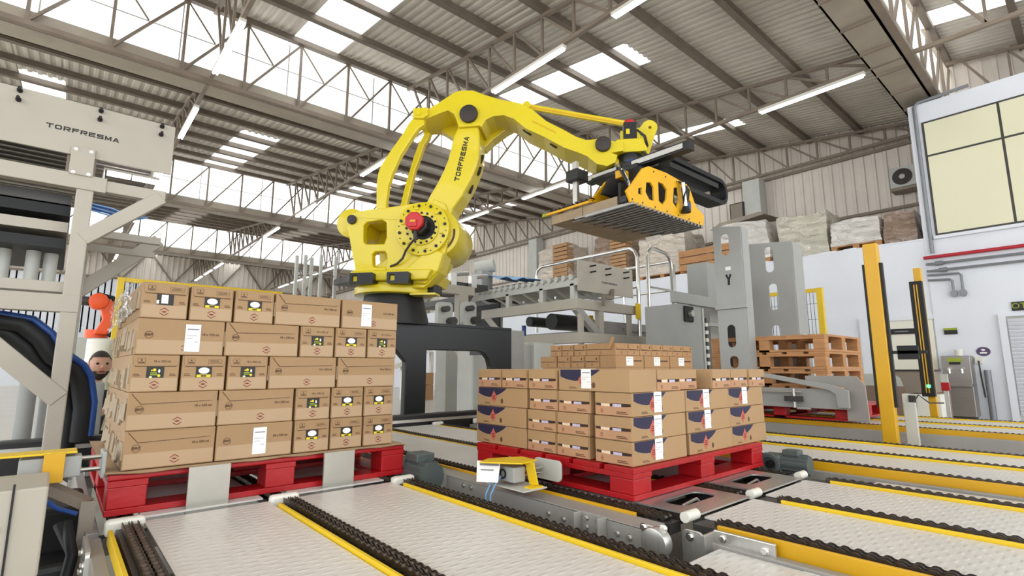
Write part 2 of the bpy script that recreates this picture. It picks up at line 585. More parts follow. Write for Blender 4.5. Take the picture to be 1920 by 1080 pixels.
# trusses along the roof slope
def truss(x, k, label, detail, bars=True):
    y0 = TEETH[k]
    t = thing('roof_truss', label, 'truss', (x, y0 + 4.7, 6.5))
    ya, yb = y0 + 0.1, y0 + SP
    zt = lambda y: roof_z(y - y0) - 0.17
    obj('bottom_chord', MB().bar((x, ya, 6.58), (x, yb, 6.58), 0.07, 0.07), M['steel'], t)
    obj('top_chord', MB().bar((x, ya + 0.4, zt(ya + 0.4)), (x, yb, zt(yb)), 0.07, 0.07), M['steel'], t)
    far = MB()
    y = ya + 0.45
    while y < yb - 0.4:
        d = 0.78
        for a, b in (((x, y, zt(y)), (x, y, 6.6)), ((x, y, 6.6), (x, min(y + d, yb), zt(min(y + d, yb))))):
            if abs(a[2] - b[2]) < 0.08: continue
            if detail: obj('web_bar', MB().bar(a, b, 0.045), M['steel'], t)
            else: far.bar(a, b, 0.05)
        y += d
    if not detail:
        obj('web_bars', far, M['steel'], t, kind='stuff')
ORD = ['nearest', 'second', 'third', 'fourth', 'farthest']
XT = [-2.7, 1.72, 6.15, 11.1, 15.2]
NM = ['at far left of the hall', 'left of the yellow robot', 'above the yellow robot', 'right of the yellow robot', 'against the corrugated wall on the right']
for xi, x in enumerate(XT):
    for k in range(5):
        if k == 0 and x < 10: continue
        truss(x, k, 'sloping steel roof truss %s, %s bay from the camera' % (NM[xi], ORD[k]), k in (0, 1, 2) and x > 0)

# lamps under the trusses
lm = MB().box(-0.05, 0.05, 0, 2.0, -0.03, 0.03)
body_me = mesh_from('lamp_body', lm, M['wplastic'])
tm = MB().cyl((-0.03, 0.04, -0.045), (-0.03, 1.96, -0.045), 0.019, 10).cyl((0.03, 0.04, -0.045), (0.03, 1.96, -0.045), 0.019, 10)
tube_me = mesh_from('tube', tm, M['tube'])
LAMPS = [(11.1, 2.45), (11.1, 7.4), (11.1, 10.2), (6.15, 2.6), (6.15, 5.65), (6.15, 8.7), (6.15, 11.75), (6.15, 17.2), (6.15, 21.2), (6.15, 30.5), (6.15, 33.1), (6.15, 35.8),
         (1.72, 8.6), (1.72, 12.3), (1.72, 16.2), (1.72, 22.0), (1.72, 30.9), (1.72, 33.4), (1.72, 35.8), (11.1, 14.0), (11.1, 22.5), (11.1, 27.5), (11.1, 30.2), (11.1, 32.8), (11.1, 35.4)]
seen = {}
for x, y in LAMPS:
    xi = XT.index(x)
    seen[xi] = seen.get(xi, 0) + 1
    n = ['nearest', 'second', 'third', 'fourth', 'fifth', 'sixth', 'seventh', 'eighth', 'ninth', 'tenth'][seen[xi] - 1]
    t = thing('tube_lamp', 'twin fluorescent tube lamp under the truss %s, %s from camera' % (NM[xi], n), 'lamp', (x, y, 6.514), group='tube lamps under the roof trusses')
    for nm_, me in (('lamp_body', body_me), ('tube', tube_me)):
        o = bpy.data.objects.new(nm_, me); COL.objects.link(o); o.parent = t

# walls
def cladding(F, a0, a1, b0, b1, pitch=0.25, amp=0.035):
    mb = MB()
    xs = []
    x = a0
    while x < a1:
        for k, z in ((0, 0), (0.6, 0), (0.68, 1), (0.92, 1)):
            if x + k * pitch < a1: xs.append((x + k * pitch, z * amp))
        x += pitch
    xs.append((a1, 0))
    n = len(xs)
    P = [F(a, b, w) for b in (b0, b1) for a, w in xs]
    mb.add(P, [(i, i + 1, n + i + 1, n + i) for i in range(n - 1)])
    return mb
wr = thing('wall_right', None, None, (15.5, 16, 0), kind='structure')
FY = frame((15.5, 0, 0), (0, 1, 0), (0, 0, 1), (-1, 0, 0))
obj('cladding', cladding(FY, -9, 40, 3.4, 8.25), M['wall_sheet'], wr)
for z in (4.85, 6.45):
    obj('rail', MB().box(15.38, 15.47, -9, 40, z, z + 0.07), M['steel'], wr)
for y in (6.4, 15.8, 25.0):
    solo('concrete_column', MB().box(14.95, 15.35, y - 0.25, y + 0.25, 3.55, 6.45), M['lgrey'], 'grey square column on the corrugated wall, %s' % {6.4: 'nearest, above the slotted towers', 15.8: 'middle one behind the gripper', 25.0: 'farthest near the corner'}[y], 'column', bev=0.01)
wb = thing('wall_back', None, None, (3, 39.3, 0), kind='structure')
FX = frame((0, 39.3, 0), (1, 0, 0), (0, 0, 1), (0, -1, 0))
obj('cladding', cladding(FX, XL, 15.5, 3.0, 8.3, 0.3, 0.05), M['wall_sheet'], wb)
obj('lower_wall', MB().box(XL, 15.5, 39.25, 39.4, 0, 6.3), M['white_wall'], wb)
for i in range(9):
    a = XL + 0.7 + i * 2.7
    obj('wall_brace', MB().bar((a, 39.15, 6.4), (a + 1.3, 39.15, 8.2), 0.09), M['steel'], wb)
    obj('wall_brace', MB().bar((a + 2.6, 39.15, 6.4), (a + 1.3, 39.15, 8.2), 0.09), M['steel'], wb)
obj('wall_chord', MB().box(XL, 15.4, 39.08, 39.2, 6.3, 6.4), M['steel'], wb)

# white block on the right with ledge, and the taller office above it
wl = MB().box(13.0, 15.4, 2.2, 39.2, 0, 3.5)
obj('wall_front', wl, M['white_wall'], kind='structure')
lp = MB()
y = 2.2
while y < 20:
    d = rnd.uniform(0.12, 0.4)
    lp.box(12.99, 13.4, y, y + d, 3.5, 3.53 + rnd.uniform(0, 0.03))
    y += d
obj('trim_5', lp, M['white_wall'], kind='structure')
of = thing('wall_office', None, None, (13, 0, 0), kind='structure')
obj('office_wall', MB().box(12.97, 15.4, -9, 2.2, 0, 6.36), M['white_wall'], of, bev=0.01)
for (a0, a1, b0, b1) in ((0.86, 1.96, 5.22, 5.9), (0.86, 1.96, 3.58, 5.18), (-0.9, 0.82, 5.22, 5.9), (-0.9, 0.82, 3.58, 5.18)):
    obj('cream_panel', MB().box(12.94, 12.98, a0, a1, b0, b1), M['cream'], of, bev=0.004)
obj('panel_frame', MB().box(12.955, 12.975, -1, 2.0, 3.54, 5.94), M['dgrey'], of)
obj('sill', MB().box(12.88, 13.0, -1, 2.02, 3.47, 3.53), M['white_wall'], of)
# door in the white wall
d1 = thing('door_1', None, None, (13, 2.9, 0), kind='structure')
obj('door_leaf', MB().box(12.965, 12.99, 2.22, 3.28, 0.02, 1.9), M['door'], d1)
obj('door_frame', MB().box(12.93, 13.0, 3.28, 3.46, 0, 1.98).box(12.93, 13.0, 2.2, 3.28, 1.9, 1.98), M['white_wall'], d1)
d2 = thing('door_2', None, None, (12.95, 0.9, 0), kind='structure')
obj('door_frame', MB().box(12.9, 12.98, 1.16, 1.26, 0, 1.92).box(12.9, 12.98, 0.2, 1.16, 1.86, 1.92), M['white_wall'], d2)
for i in range(26):
    z = 0.13 + i * 0.066
    obj('louvre_slat', MB().bar((12.91, 1.14, z), (12.91, 0.2, z), 0.07, 0.016, up=(0.8, 0, 0.6)), M['white_wall'], d2)
obj('door_leaf', MB().box(12.94, 12.97, 0.2, 1.16, 0.02, 1.86), M['lgrey'], d2)
# partition in front of the door
pt = thing('low_partition', 'low wall panel, grey above and brown below, behind the yellow post', 'partition', (10.5, 2.5, 0))
obj('brown_panel', MB().box(10.5, 10.56, 1.7, 3.3, 0.12, 0.64), M['brown_wall'], pt)
obj('grey_panel', MB().box(10.49, 10.56, 1.7, 3.3, 0.64, 0.84), M['lgrey'], pt)
obj('foot', MB().box(10.5, 10.56, 3.2, 3.26, 0, 0.12).box(10.5, 10.56, 1.75, 1.81, 0, 0.12).box(10.5, 10.56, 2.45, 2.51, 0, 0.12), M['brown_wall'], pt)

# signs, pipes, cooler on the wall
def sign(name, y0, y1, z0, z1, x, parts, label):
    t = thing(name, label, 'sign', (x, (y0 + y1) / 2, z0))
    obj('board', MB().box(x - 0.02, x, y0, y1, z0, z1), parts[0], t, bev=0.003)
    return t
t = sign('door_sign', 2.5, 3.06, 1.62, 1.73, 12.96, [M['ink_black']], 'black door sign with white lettering on the cream door')
obj('lettering', MB().box(12.935, 12.94, 2.62, 2.85, 1.665, 1.685).box(12.935, 12.94, 2.93, 3.0, 1.64, 1.71), M['print'], t)
t = sign('notice', 1.86, 2.06, 1.58, 1.7, 12.96, [M['ink_black']], 'small black notice with a lime top edge on the white wall')
obj('lime_strip', MB().box(12.93, 12.942, 1.86, 2.06, 1.66, 1.7), M['ink_green'], t)
t = sign('door_sign', 0.6, 1.06, 1.96, 2.12, 12.96, [M['ink_black']], 'black sign with lime letters above the louvred door')
lm = lettering(MB(), 'OT', 0.14, frame((12.938, 0.965, 2.04), (0, -1, 0), (0, 0, 1), (-1, 0, 0)), 1.0)
obj('lettering', lm, M['ink_green'], t)
F = frame((12.97, 1.53, 1.24), (0, -1, 0), (0, 0, 1), (-1, 0, 0))
t = thing('round_sign', 'round violet sign with white centre beside the louvred door', 'sign', (12.97, 1.53, 1.17))
obj('disc', MB().prism(disc_poly(0, 0, 0.1, 0.085, 24), F, 0, 0.012), M['violet'], t)
obj('mark', MB().prism(disc_poly(0, 0.03, 0.03, 0.02, 12), F, 0.012, 0.016).box(-0.05, 0.05, -0.04, -0.01, 0.012, 0.016, F), M['paper'], t)
t = thing('conduit_run', 'grey conduits with two drops under the red pipe on white wall', 'pipe', (12.9, 1, 2.3))
for z, ye in ((2.98, -3), (2.84, -3)):
    obj('conduit', MB().tube([(12.9, 2.2, z), (12.9, ye, z)], 0.025), M['pipe'], t, smooth=True)
obj('conduit', MB().tube([(12.9, 2.2, 2.76), (12.9, 1.72, 2.74), (12.9, 1.69, 2.7), (12.9, 1.69, 2.4)], 0.022), M['pipe'], t, smooth=True)
obj('conduit', MB().tube([(12.9, 2.2, 2.66), (12.9, 1.86, 2.64), (12.9, 1.83, 2.6), (12.9, 1.83, 2.4)], 0.022), M['pipe'], t, smooth=True)
for y in (1.69, 1.83):
    obj('outlet_box', MB().prism(disc_poly(0, 0, 0.05, 0.07, 16), frame((12.96, y, 2.36), (0, -1, 0), (0, 0, 1), (-1, 0, 0)), 0, 0.08), M['pipe'], t)
for y, z in ((2.05, 2.98), (2.0, 2.84)):
    obj('coupling', MB().cyl((12.9, y, z), (12.9, y - 0.12, z), 0.045), M['pipe'], t)
solo('fire_pipe', MB().tube([(12.88, 2.22, 3.11), (12.88, -3, 3.11)], 0.034, 10), M['pipe_red'], 'red fire pipe running along the white wall above conduits', 'pipe', smooth=True)
solo('downpipe', MB().tube([(12.93, 1.2, 6.42), (12.93, 2.02, 6.38), (12.93, 2.08, 6.3), (12.93, 2.08, 3.2)], 0.035, 10), M['pipe'], 'thin grey pipe bending down the office wall corner', 'pipe', smooth=True)
wc = thing('water_cooler', 'stainless water cooler with two taps standing against the white wall', 'cooler', (12.7, 1.88, 0))
obj('cabinet', MB().box(12.55, 12.95, 1.68, 2.1, 0.06, 1.16), M['stainless'], wc, bev=0.01)
obj('plinth', MB().box(12.6, 12.93, 1.72, 2.06, 0, 0.06), M['dgrey'], wc)
obj('drip_tray', MB().box(12.42, 12.6, 1.68, 2.1, 0.60, 0.65), M['stainless'], wc, bev=0.006)
for y in (1.8, 1.98):
    tp = obj('tap', MB().cyl((12.56, y, 0.92), (12.5, y, 0.92), 0.035, 12).cyl((12.51, y, 0.92), (12.51, y, 0.84), 0.016, 8), M['chrome'], wc)
obj('filter', MB().cyl((12.8, 1.86, 1.16), (12.8, 1.86, 1.28), 0.06, 14), M['wplastic'], wc)
obj('lime_label', MB().box(12.535, 12.55, 1.8, 2.0, 1.05, 1.12), M['ink_green'], wc)
obj('display', MB().box(12.533, 12.55, 1.82, 1.98, 1.0, 1.045), M['ink_black'], wc)
solo('gas_pipe', MB().tube([(12.85, 1.5, 0.9), (12.85, 1.5, 0.0)], 0.05, 10), M['pipe'], 'short thick grey pipe standing at the wall beside the water cooler', 'pipe', smooth=True)
t = thing('socket', 'white wall socket with hanging dark lead right of the water cooler', 'socket', (12.9, 1.6, 1.05))
obj('face_plate', MB().box(12.93, 12.97, 1.56, 1.66, 1.02, 1.14), M['wplastic'], t)
obj('lead', MB().tube([(12.92, 1.61, 1.07), (12.9, 1.6, 0.8), (12.9, 1.58, 0.4)], 0.012, 6), M['dgrey'], t)
# ac unit and boxes up on the wall
ac = thing('air_conditioner', 'pale outdoor air conditioner unit with dark round fan on corrugated wall', 'air conditioner', (15.2, 2.75, 5.25))
obj('casing', MB().box(15.0, 15.4, 2.35, 3.05, 5.28, 5.78), M['lgrey'], ac, bev=0.01)
F = frame((15.0, 2.8, 5.53), (0, -1, 0), (0, 0, 1), (-1, 0, 0))
obj('fan_grille', MB().prism(disc_poly(0, 0, 0.2, 0.2, 24), F, 0, 0.015), M['cap'], ac)
obj('fan_hub', MB().prism(disc_poly(0, 0, 0.06, 0.06, 16), F, 0.015, 0.03), M['lgrey'], ac)
obj('bracket', MB().box(14.98, 15.4, 2.35, 3.05, 5.2, 5.27), M['steel'], ac)
lb = thing('wall_loudspeaker', 'dark brown box loudspeaker beside the column above the ledge', 'loudspeaker', (15.0, 6.85, 5.3))
obj('cabinet', MB().box(14.9, 15.2, 6.62, 7.05, 5.3, 5.84), M['cap'], lb, bev=0.01)
obj('baffle', MB().box(14.88, 14.9, 6.66, 7.01, 5.34, 5.8), M['taupe'], lb)
# ------------------------------------------------------------------ chain conveyors
D = 0.42
def chain_mb(x, y0, y1, z, pitch=0.034, strands=2):
    """roller chain: scalloped side plates on rollers"""
    mb = MB()
    n = int((y1 - y0) / pitch)
    hw = 0.0125 * strands
    prof = []
    for k in range(n):
        for f, h in ((0.0, 0.0115), (0.2, 0.0105), (0.4, 0.0055), (0.6, 0.0055), (0.8, 0.0105)):
            prof.append((y0 + (k + f) * pitch, h))
    for s in range(strands):
        c = x - hw + 0.0125 + 0.025 * s
        for e in (-1, 1):
            a, b = c + e * 0.0085 - 0.0016, c + e * 0.0085 + 0.0016
            P = []
            for y, h in prof:
                P += [(a, y, z - h), (a, y, z + h), (b, y, z + h), (b, y, z - h)]
            F = []
            for i in range(len(prof) - 1):
                for q in range(3):
                    F.append((i * 4 + q, i * 4 + q + 1, i * 4 + q + 5, i * 4 + q + 4))
            mb.add(P, F)
        for k in range(n):
            y = y0 + k * pitch
            mb.cyl((c - 0.0085, y, z), (c + 0.0085, y, z), 0.0075, 6)
    return mb
def bolt(mb, p, d, r=0.011, h=0.009):
    p = Vector(p); d = Vector(d)
    mb.cyl(p, p + d * h * 0.3, r * 1.5, 12)
    mb.cyl(p + d * h * 0.3, p + d * h, r, 6)
def conveyor(label, x_chain, y0, y1, tall_left, legs, deck_y0=None, z=D, cz=0.004, guides=True, guards=True, beam=True):
    c = thing('chain_conveyor', label, 'conveyor', ((x_chain[0] + x_chain[-1]) / 2, (y0 + y1) / 2, 0))
    dy0 = y0 if deck_y0 is None else deck_y0
    for i, x in enumerate(x_chain):
        obj('chain', chain_mb(x, y0 + 0.03, y1 - 0.03, z + cz), M['chain'], c, kind='stuff')
        obj('chain_track', MB().box(x - 0.036, x + 0.036, y0, y1, z - 0.05, z + cz - 0.012), M['dgrey'], c)
        g = MB()
        lo = z - 0.075 if (i == 0 and tall_left and beam) else z - 0.03
        g.box(x - 0.062, x - 0.05, y0 + 0.12, y1 - 0.1, lo, z + (0.004 if cz < 0 else 0.012))
        if guards: obj('yellow_guard', g, M['ryellow'] if (i == 0 and tall_left) else M['lyellow'], c, bev=0.002)
        if i < len(x_chain) - 1:
            obj('deck_plate', MB().box(x + 0.042, x_chain[i + 1] - 0.066, dy0, y1, z - 0.006, z), M['tread'], c)
        for yy in ((y1 - 0.005,) if guides else ()):
            obj('end_guide', MB().box(x - 0.065, x + 0.045, yy - 0.02, yy + 0.02, z - 0.03, z + 0.022), M['wplastic'], c, bev=0.012)
    xa, xb = x_chain[0] - 0.1, x_chain[-1] + 0.06
    for x in ((xa, xb) if beam else (xb,)):
        obj('side_beam', MB().box(x - 0.006, x + 0.03, y0, y1, z - 0.2, z - 0.03), M['frame'], c, bev=0.003)
    for y in legs:
        for x in (xa, xb):
            obj('leg', MB().box(x - 0.02, x + 0.04, y - 0.04, y + 0.04, 0, z - 0.1).box(x - 0.05, x + 0.07, y - 0.06, y + 0.06, 0, 0.012), M['frame'], c, bev=0.003)
        obj('cross_member', MB().box(xa, xb, y - 0.03, y + 0.03, z - 0.16, z - 0.1), M['frame'], c)
    return c
cA = conveyor('foremost chain conveyor at bottom left with two tread plate lanes', [0.235, 0.74, 1.265], -0.4, 2.21, False, (0.3, 1.9))
cA2 = conveyor('chain conveyor under the left red pallet, mostly hidden', [0.235, 0.74, 1.265], 2.28, 4.15, False, (2.5, 3.9), cz=-0.012, guides=False, guards=False)
cB0 = conveyor('bottom right chain conveyor in front of the right red pallet', [1.71, 2.2, 2.73], -0.6, 0.99, True, (0.0, 0.8), guides=False)
cB1 = conveyor('chain conveyor carrying the right red pallet, grey side beam with bolts', [1.66, 2.19, 2.73], 1.05, 4.17, True, (1.6, 3.6), deck_y0=1.27, cz=-0.002, beam=False)
cC = conveyor('third chain conveyor behind the right red pallet, orange yellow side guard', [3.22, 3.76, 4.28], -1.0, 4.2, True, (0.3, 2.0, 3.8))
cD = conveyor('farthest chain conveyor under the pallet magazine and yellow posts', [5.62, 6.25, 6.9], -1.0, 4.6, True, (0.3, 1.4, 2.6, 4.2))

# side beam of the right pallet's conveyor with its bolts, brackets and drive cover
obj('side_beam', MB().box(1.497, 1.512, 1.0, 4.17, 0.335, 0.414).box(1.497, 1.6, 1.05, 4.17, 0.408, 0.414), M['frame'], cB1, bev=0.002)
det = MB()
for y, z in ((2.06, 0.388), (2.0, 0.388), (1.5, 0.375), (1.42, 0.37), (1.17, 0.375), (1.12, 0.373)):
    bolt(det, (1.497, y, z), (-1, 0, 0), 0.008)
for y, z in ((2.285, 0.405), (2.285, 0.375), (2.225, 0.405), (2.225, 0.375), (1.3, 0.4), (1.3, 0.37), (1.245, 0.4), (1.245, 0.37)):
    bolt(det, (1.488, y, z), (-1, 0, 0), 0.008)
obj('bolts', det, M['alu'], cB1, kind='stuff')
for y in (1.272, 2.256):
    b = MB().box(1.488, 1.497, y - 0.055, y + 0.055, 0.1, 0.42)
    b.box(1.45, 1.497, y + 0.05, y + 0.057, 0.1, 0.42).box(1.45, 1.497, y - 0.057, y - 0.05, 0.1, 0.42)
    obj('leg_bracket', b, M['frame'], cB1, bev=0.002)
obj('end_plate', MB().prism([(-1.07, 0.3), (-0.975, 0.3), (-0.975, 0.41), (-1.0, 0.43), (-1.07, 0.43)], YZ(1.5), 0, 0.006), M['alu'], cB1, bev=0.002)
obj('drive_cover', MB().cyl((1.5, 1.005, 0.388), (1.46, 1.005, 0.388), 0.046, 36), M['alu'], cB1, bev=0.003, smooth=True)
eb = MB()
for y, z in ((0.985, 0.432), (1.06, 0.42), (0.985, 0.33)):
    bolt(eb, (1.494, y, z), (-1, 0, 0), 0.009)
obj('bolts', eb, M['chrome'], cB1, kind='stuff')
# near end plates of the bottom right conveyor
pl = MB().prism(rrect(-0.965, -0.89, 0.27, 0.425, 0.02), YZ(1.57), 0, 0.008)
pl.box(1.56, 1.64, 0.885, 0.893, 0.28, 0.42)
obj('end_plate', pl, M['alu'], cB0, bev=0.002)
pl = MB().box(1.622, 1.634, 0.70, 0.89, 0.355, 0.425)
obj('guard_bracket', pl, M['alu'], cB0, bev=0.003)
eb = MB()
for p in ((1.562, 0.935, 0.405), (1.562, 0.935, 0.3), (1.622, 0.86, 0.405), (1.622, 0.73, 0.4), (1.622, 0.86, 0.37)):
    bolt(eb, p, (-1, 0, 0), 0.009)
obj('bolts', eb, M['chrome'], cB0, kind='stuff')
obj('slide_rail', MB().bar((1.612, 0.66, 0.37), (1.612, 0.2, 0.37), 0.012, 0.03).cyl((1.606, 0.62, 0.375), (1.606, 0.55, 0.375), 0.008, 8), M['alu'], cB0)
solo('filler_plate', MB().box(1.33, 1.6, -0.6, 0.86, 0.372, 0.38), M['tread'], 'low tread plate in the gap between the two front conveyors', 'plate')
solo('filler_plate', MB().box(2.8, 3.09, -0.9, 0.82, 0.37, 0.38), M['tread'], 'narrow tread plate between the bottom right and third conveyors', 'plate')
# slotted end sections by the right pallet
for x0, x1 in ((1.71, 2.12), (2.24, 2.66)):
    mid = (x0 + x1) / 2
    p = MB().prism([(x0, 1.0), (x1, 1.0), (x1, 1.26), (x0, 1.26)], frame((0, 0, D + 0.004), (1, 0, 0), (0, 1, 0), (0, 0, 1)), 0, 0.006,
                   holes=[rrect(mid - 0.13, mid + 0.13, 1.09, 1.19, 0.04)])
    obj('slotted_plate', p, M['alu'], cB1)
    s = MB().box(x0 + 0.005, x1 - 0.035, 1.06, 1.25, D - 0.032, D - 0.03).box(x1 - 0.045, x1 - 0.035, 1.06, 1.25, D - 0.03, D + 0.003)
    obj('pit_shade', s, M['dblack'], cB1)  # flat black sheet stands in for the shade inside the slot
    s = MB().tube([(mid - 0.09, 1.1, D - 0.02), (mid - 0.08, 1.12, D + 0.0), (mid + 0.05, 1.14, D + 0.0), (mid + 0.08, 1.13, D - 0.03)], 0.006, 8)
    obj('latch', s, M['alu'], cB1)
for x, y in ((1.71, 1.015), (2.2, 1.015), (2.73, 1.03)):
    obj('end_roller', MB().cyl((x - 0.045, y, D + 0.008), (x + 0.03, y, D + 0.008), 0.018, 18), M['wplastic'], cB1, smooth=True)
# left end block of the front conveyor
eb = thing('end_bracket', 'grey bolted end bracket at the left front conveyor corner', 'bracket', (0.12, 2.1, 0.2))
obj('bracket_plate', MB().prism(rrect(-2.2, -2.0, 0.24, 0.41, 0.02), YZ(0.13), 0, 0.012), M['alu'], eb, bev=0.002)
obj('bracket_plate', MB().prism(rrect(-2.0, -1.72, 0.12, 0.3, 0.04), YZ(0.115), 0, 0.012), M['alu'], eb, bev=0.002)
obj('bracket_plate', MB().prism(rrect(-1.86, -1.6, 0.06, 0.27, 0.05), YZ(0.09), 0, 0.012), M['alu'], eb, bev=0.002)
bb = MB()
for y, z in ((2.15, 0.37), (2.04, 0.36), (2.15, 0.29), (2.05, 0.29), (1.95, 0.24), (1.8, 0.2), (2.1, 0.33)):
    bolt(bb, (0.118, y, z), (-1, 0, 0), 0.009)
bolt(bb, (0.1, 1.9, 0.24), (-1, 0, 0), 0.01); bolt(bb, (0.075, 1.74, 0.22), (-1, 0, 0), 0.01)
obj('bolts', bb, M['chrome'], eb, kind='stuff')
# long black beam behind the conveyors
bm_ = thing('barrier_beam', 'long low black beam with a silver strip behind the pallets', 'barrier', (1.5, 4.3, 0))
obj('beam', MB().box(-1.6, 3.9, 4.24, 4.34, 0.3, 0.505), M['black'], bm_, bev=0.004)
obj('silver_strip', MB().box(-1.6, 3.9, 4.225, 4.245, 0.445, 0.47), M['alu'], bm_)
obj('top_strip', MB().box(-1.6, 3.9, 4.235, 4.33, 0.5, 0.512), M['dgrey'], bm_)
for x in (-1.4, 1.45, 3.8):
    obj('foot', MB().box(x - 0.03, x + 0.03, 4.26, 4.32, 0, 0.3), M['black'], bm_)

# gearmotors
def gearmotor(x, y, z, label, sc):
    g = thing('gearmotor', label, 'motor', (x, y, 0))
    obj('housing', MB().box(x - 0.07, x + 0.07, y - 0.02, y + 0.12, z - 0.12, z + 0.02), M['teal'], g, bev=0.02)
    obj('motor_body', MB().cyl((x, y + 0.0, z - 0.04), (x, y - 0.2, z - 0.04), 0.066, 20), M['teal'], g, smooth=True)
    r = MB()
    for i in range(12):
        t = 2 * pi * i / 12
        r.bar((x + 0.068 * cos(t), y - 0.01, z - 0.04 + 0.068 * sin(t)), (x + 0.068 * cos(t), y - 0.19, z - 0.04 + 0.068 * sin(t)), 0.01, 0.01)
    obj('fins', r, M['teal'], g)
    obj('terminal_box', MB().box(x - 0.05, x + 0.05, y - 0.14, y - 0.03, z + 0.02, z + 0.06), M['teal'], g, bev=0.006)
    fl = MB()
    F = frame((x - 0.075, y + 0.05, z - 0.05), (0, -1, 0), (0, 0, 1), (-1, 0, 0))
    fl.prism(disc_poly(0, 0, 0.075, 0.075, 28), F, 0, 0.025, holes=[disc_poly(0, 0, 0.05, 0.05, 28)])
    obj('flange', fl, M['teal'], g, bev=0.003)
    obj('shaft', MB().prism(disc_poly(0, 0, 0.03, 0.03, 20), F, -0.02, 0.015), M['black'], g)
    obj('support', MB().box(x - 0.04, x + 0.04, y, y + 0.08, 0, z - 0.1), M['frame'], g)
    if sc != 1:
        for ch in g.children:
            if ch.name.split('.')[0] != 'support':
                ch.scale = (sc, sc, sc)
                ch.location = Vector((0, 0, z)) * (1 - sc)
    return g
gearmotor(1.4, 2.38, 0.46, 'dark green grey gearmotor right of the left red pallet', 1)
gearmotor(2.93, 1.2, 0.47, 'dark grey gearmotor behind the front corner of right conveyor', 0.7)

# ------------------------------------------------------------------ pallets
def pallet(name, label, mname, x0, x1, y0, y1, z0, h, boards_along_x=True, nb=5, gap=0.03, bt=0.018, block=0.12, bottom=True, solid=False, fr=None, group=None):
    p = thing(name, label, 'pallet', ((x0 + x1) / 2, (y0 + y1) / 2, z0), group=group)
    mm = M[mname]
    zt = z0 + h
    if solid:
        obj('deck', MB().box(x0, x1, y0, y1, zt - bt, zt), mm, p, bev=0.006)
    else:
        if boards_along_x:
            w = (y1 - y0 - gap * (nb - 1)) / nb
            for i in range(nb):
                a = y0 + i * (w + gap)
                obj('deck_board', MB().box(x0, x1, a, a + w, zt - bt, zt), mm, p, bev=0.002)
        else:
            w = (x1 - x0 - gap * (nb - 1)) / nb
            for i in range(nb):
                a = x0 + i * (w + gap)
                obj('deck_board', MB().box(a, a + w, y0, y1, zt - bt, zt), mm, p, bev=0.002)
    zs = zt - bt
    xs = [x0, (x0 + x1) / 2 - block / 2, x1 - block]
    ys = [y0, (y0 + y1) / 2 - block / 2, y1 - block]
    for a in xs:
        obj('stringer', MB().box(a, a + block, y0, y1, zs - bt, zs), mm, p, bev=0.002)
    if boards_along_x and not solid:
        pass
    for a in xs:
        for b in ys:
            obj('block', MB().box(a + 0.002, a + block - 0.002, b + 0.002, b + block - 0.002, z0 + bt, zs - bt), mm, p, bev=0.004)
    if bottom:
        for b in ys:
            obj('bottom_board', MB().box(x0, x1, b, b + block, z0, z0 + bt), mm, p, bev=0.002)
        for a in (x0, x1 - block):
            obj('bottom_board', MB().box(a, a + block, y0 + block, y1 - block, z0, z0 + bt), mm, p, bev=0.002)
    return p
zc = 0.455
pallet('pallet', 'red plastic pallet under the left stack of tan cartons', 'red', 0.175, 1.335, 2.34, 3.4, 0.421, 0.139, solid=True, bt=0.022)
pallet('pallet', 'red plastic pallet under the right stack of kraft cartons', 'red', 1.695, 2.81, 1.24, 2.22, 0.432, 0.118, solid=False, nb=6, gap=0.025, bt=0.02)
pallet('pallet', 'red plastic pallet under the middle stack of cartons, behind right stack', 'red', 3.27, 4.47, 2.52, 3.4, 0.45, 0.1, solid=True)
pallet('pallet', 'red pallet low on the far conveyor below the wooden pallets', 'red', 5.5, 6.75, 1.62, 2.85, 0.45, 0.13, solid=True)
ss = MB()
n = 24
for i in range(n + 1):
    x = 0.165 + 1.17 * i / n
    for j, (y, dz) in enumerate(((2.322, -0.006), (2.36, 0), (3.0, 0), (3.42, 0.002))):
        lift = 0.004 * (1 if i == 0 else 0) + (0.002 * sin(i * 1.7) if j == 0 else 0)
        ss.v.append(Vector((x, y + (0.02 * (1 - min(1, i / 2)) if j == 0 else 0), 0.5625 + dz * 0.5 + lift)))
for i in range(n):
    for j in range(3):
        a = i * 4 + j
        ss.f.append([a, a + 4, a + 5, a + 1]); ss.mi.append(0)
m2 = MB(); m2.v = [p + Vector((0, 0, -0.002)) for p in ss.v]; m2.f = ss.f; 
ss.add([p + Vector((0, 0, 0.002)) for p in list(ss.v)], [f[::-1] for f in list(ss.f)])
solo('slip_sheet', ss, M['card_low'], 'brown cardboard slip sheet lying on the left red pallet', 'cardboard sheet')
for nm, x0, x1 in (('left', 0.41, 0.55), ('right', 0.916, 1.054)):
    s = thing('stop_plate', 'bare grey steel plate standing before the left red pallet, %s of two' % nm, 'plate', ((x0 + x1) / 2, 2.29, 0.3))
    obj('plate', MB().box(x0, x1, 2.285, 2.297, 0.36, 0.567), M['plate'], s, bev=0.001)
    obj('lever', MB().box(x0 + 0.03, x1 - 0.03, 2.24, 2.285, 0.3, 0.38), M['dgrey'], s)

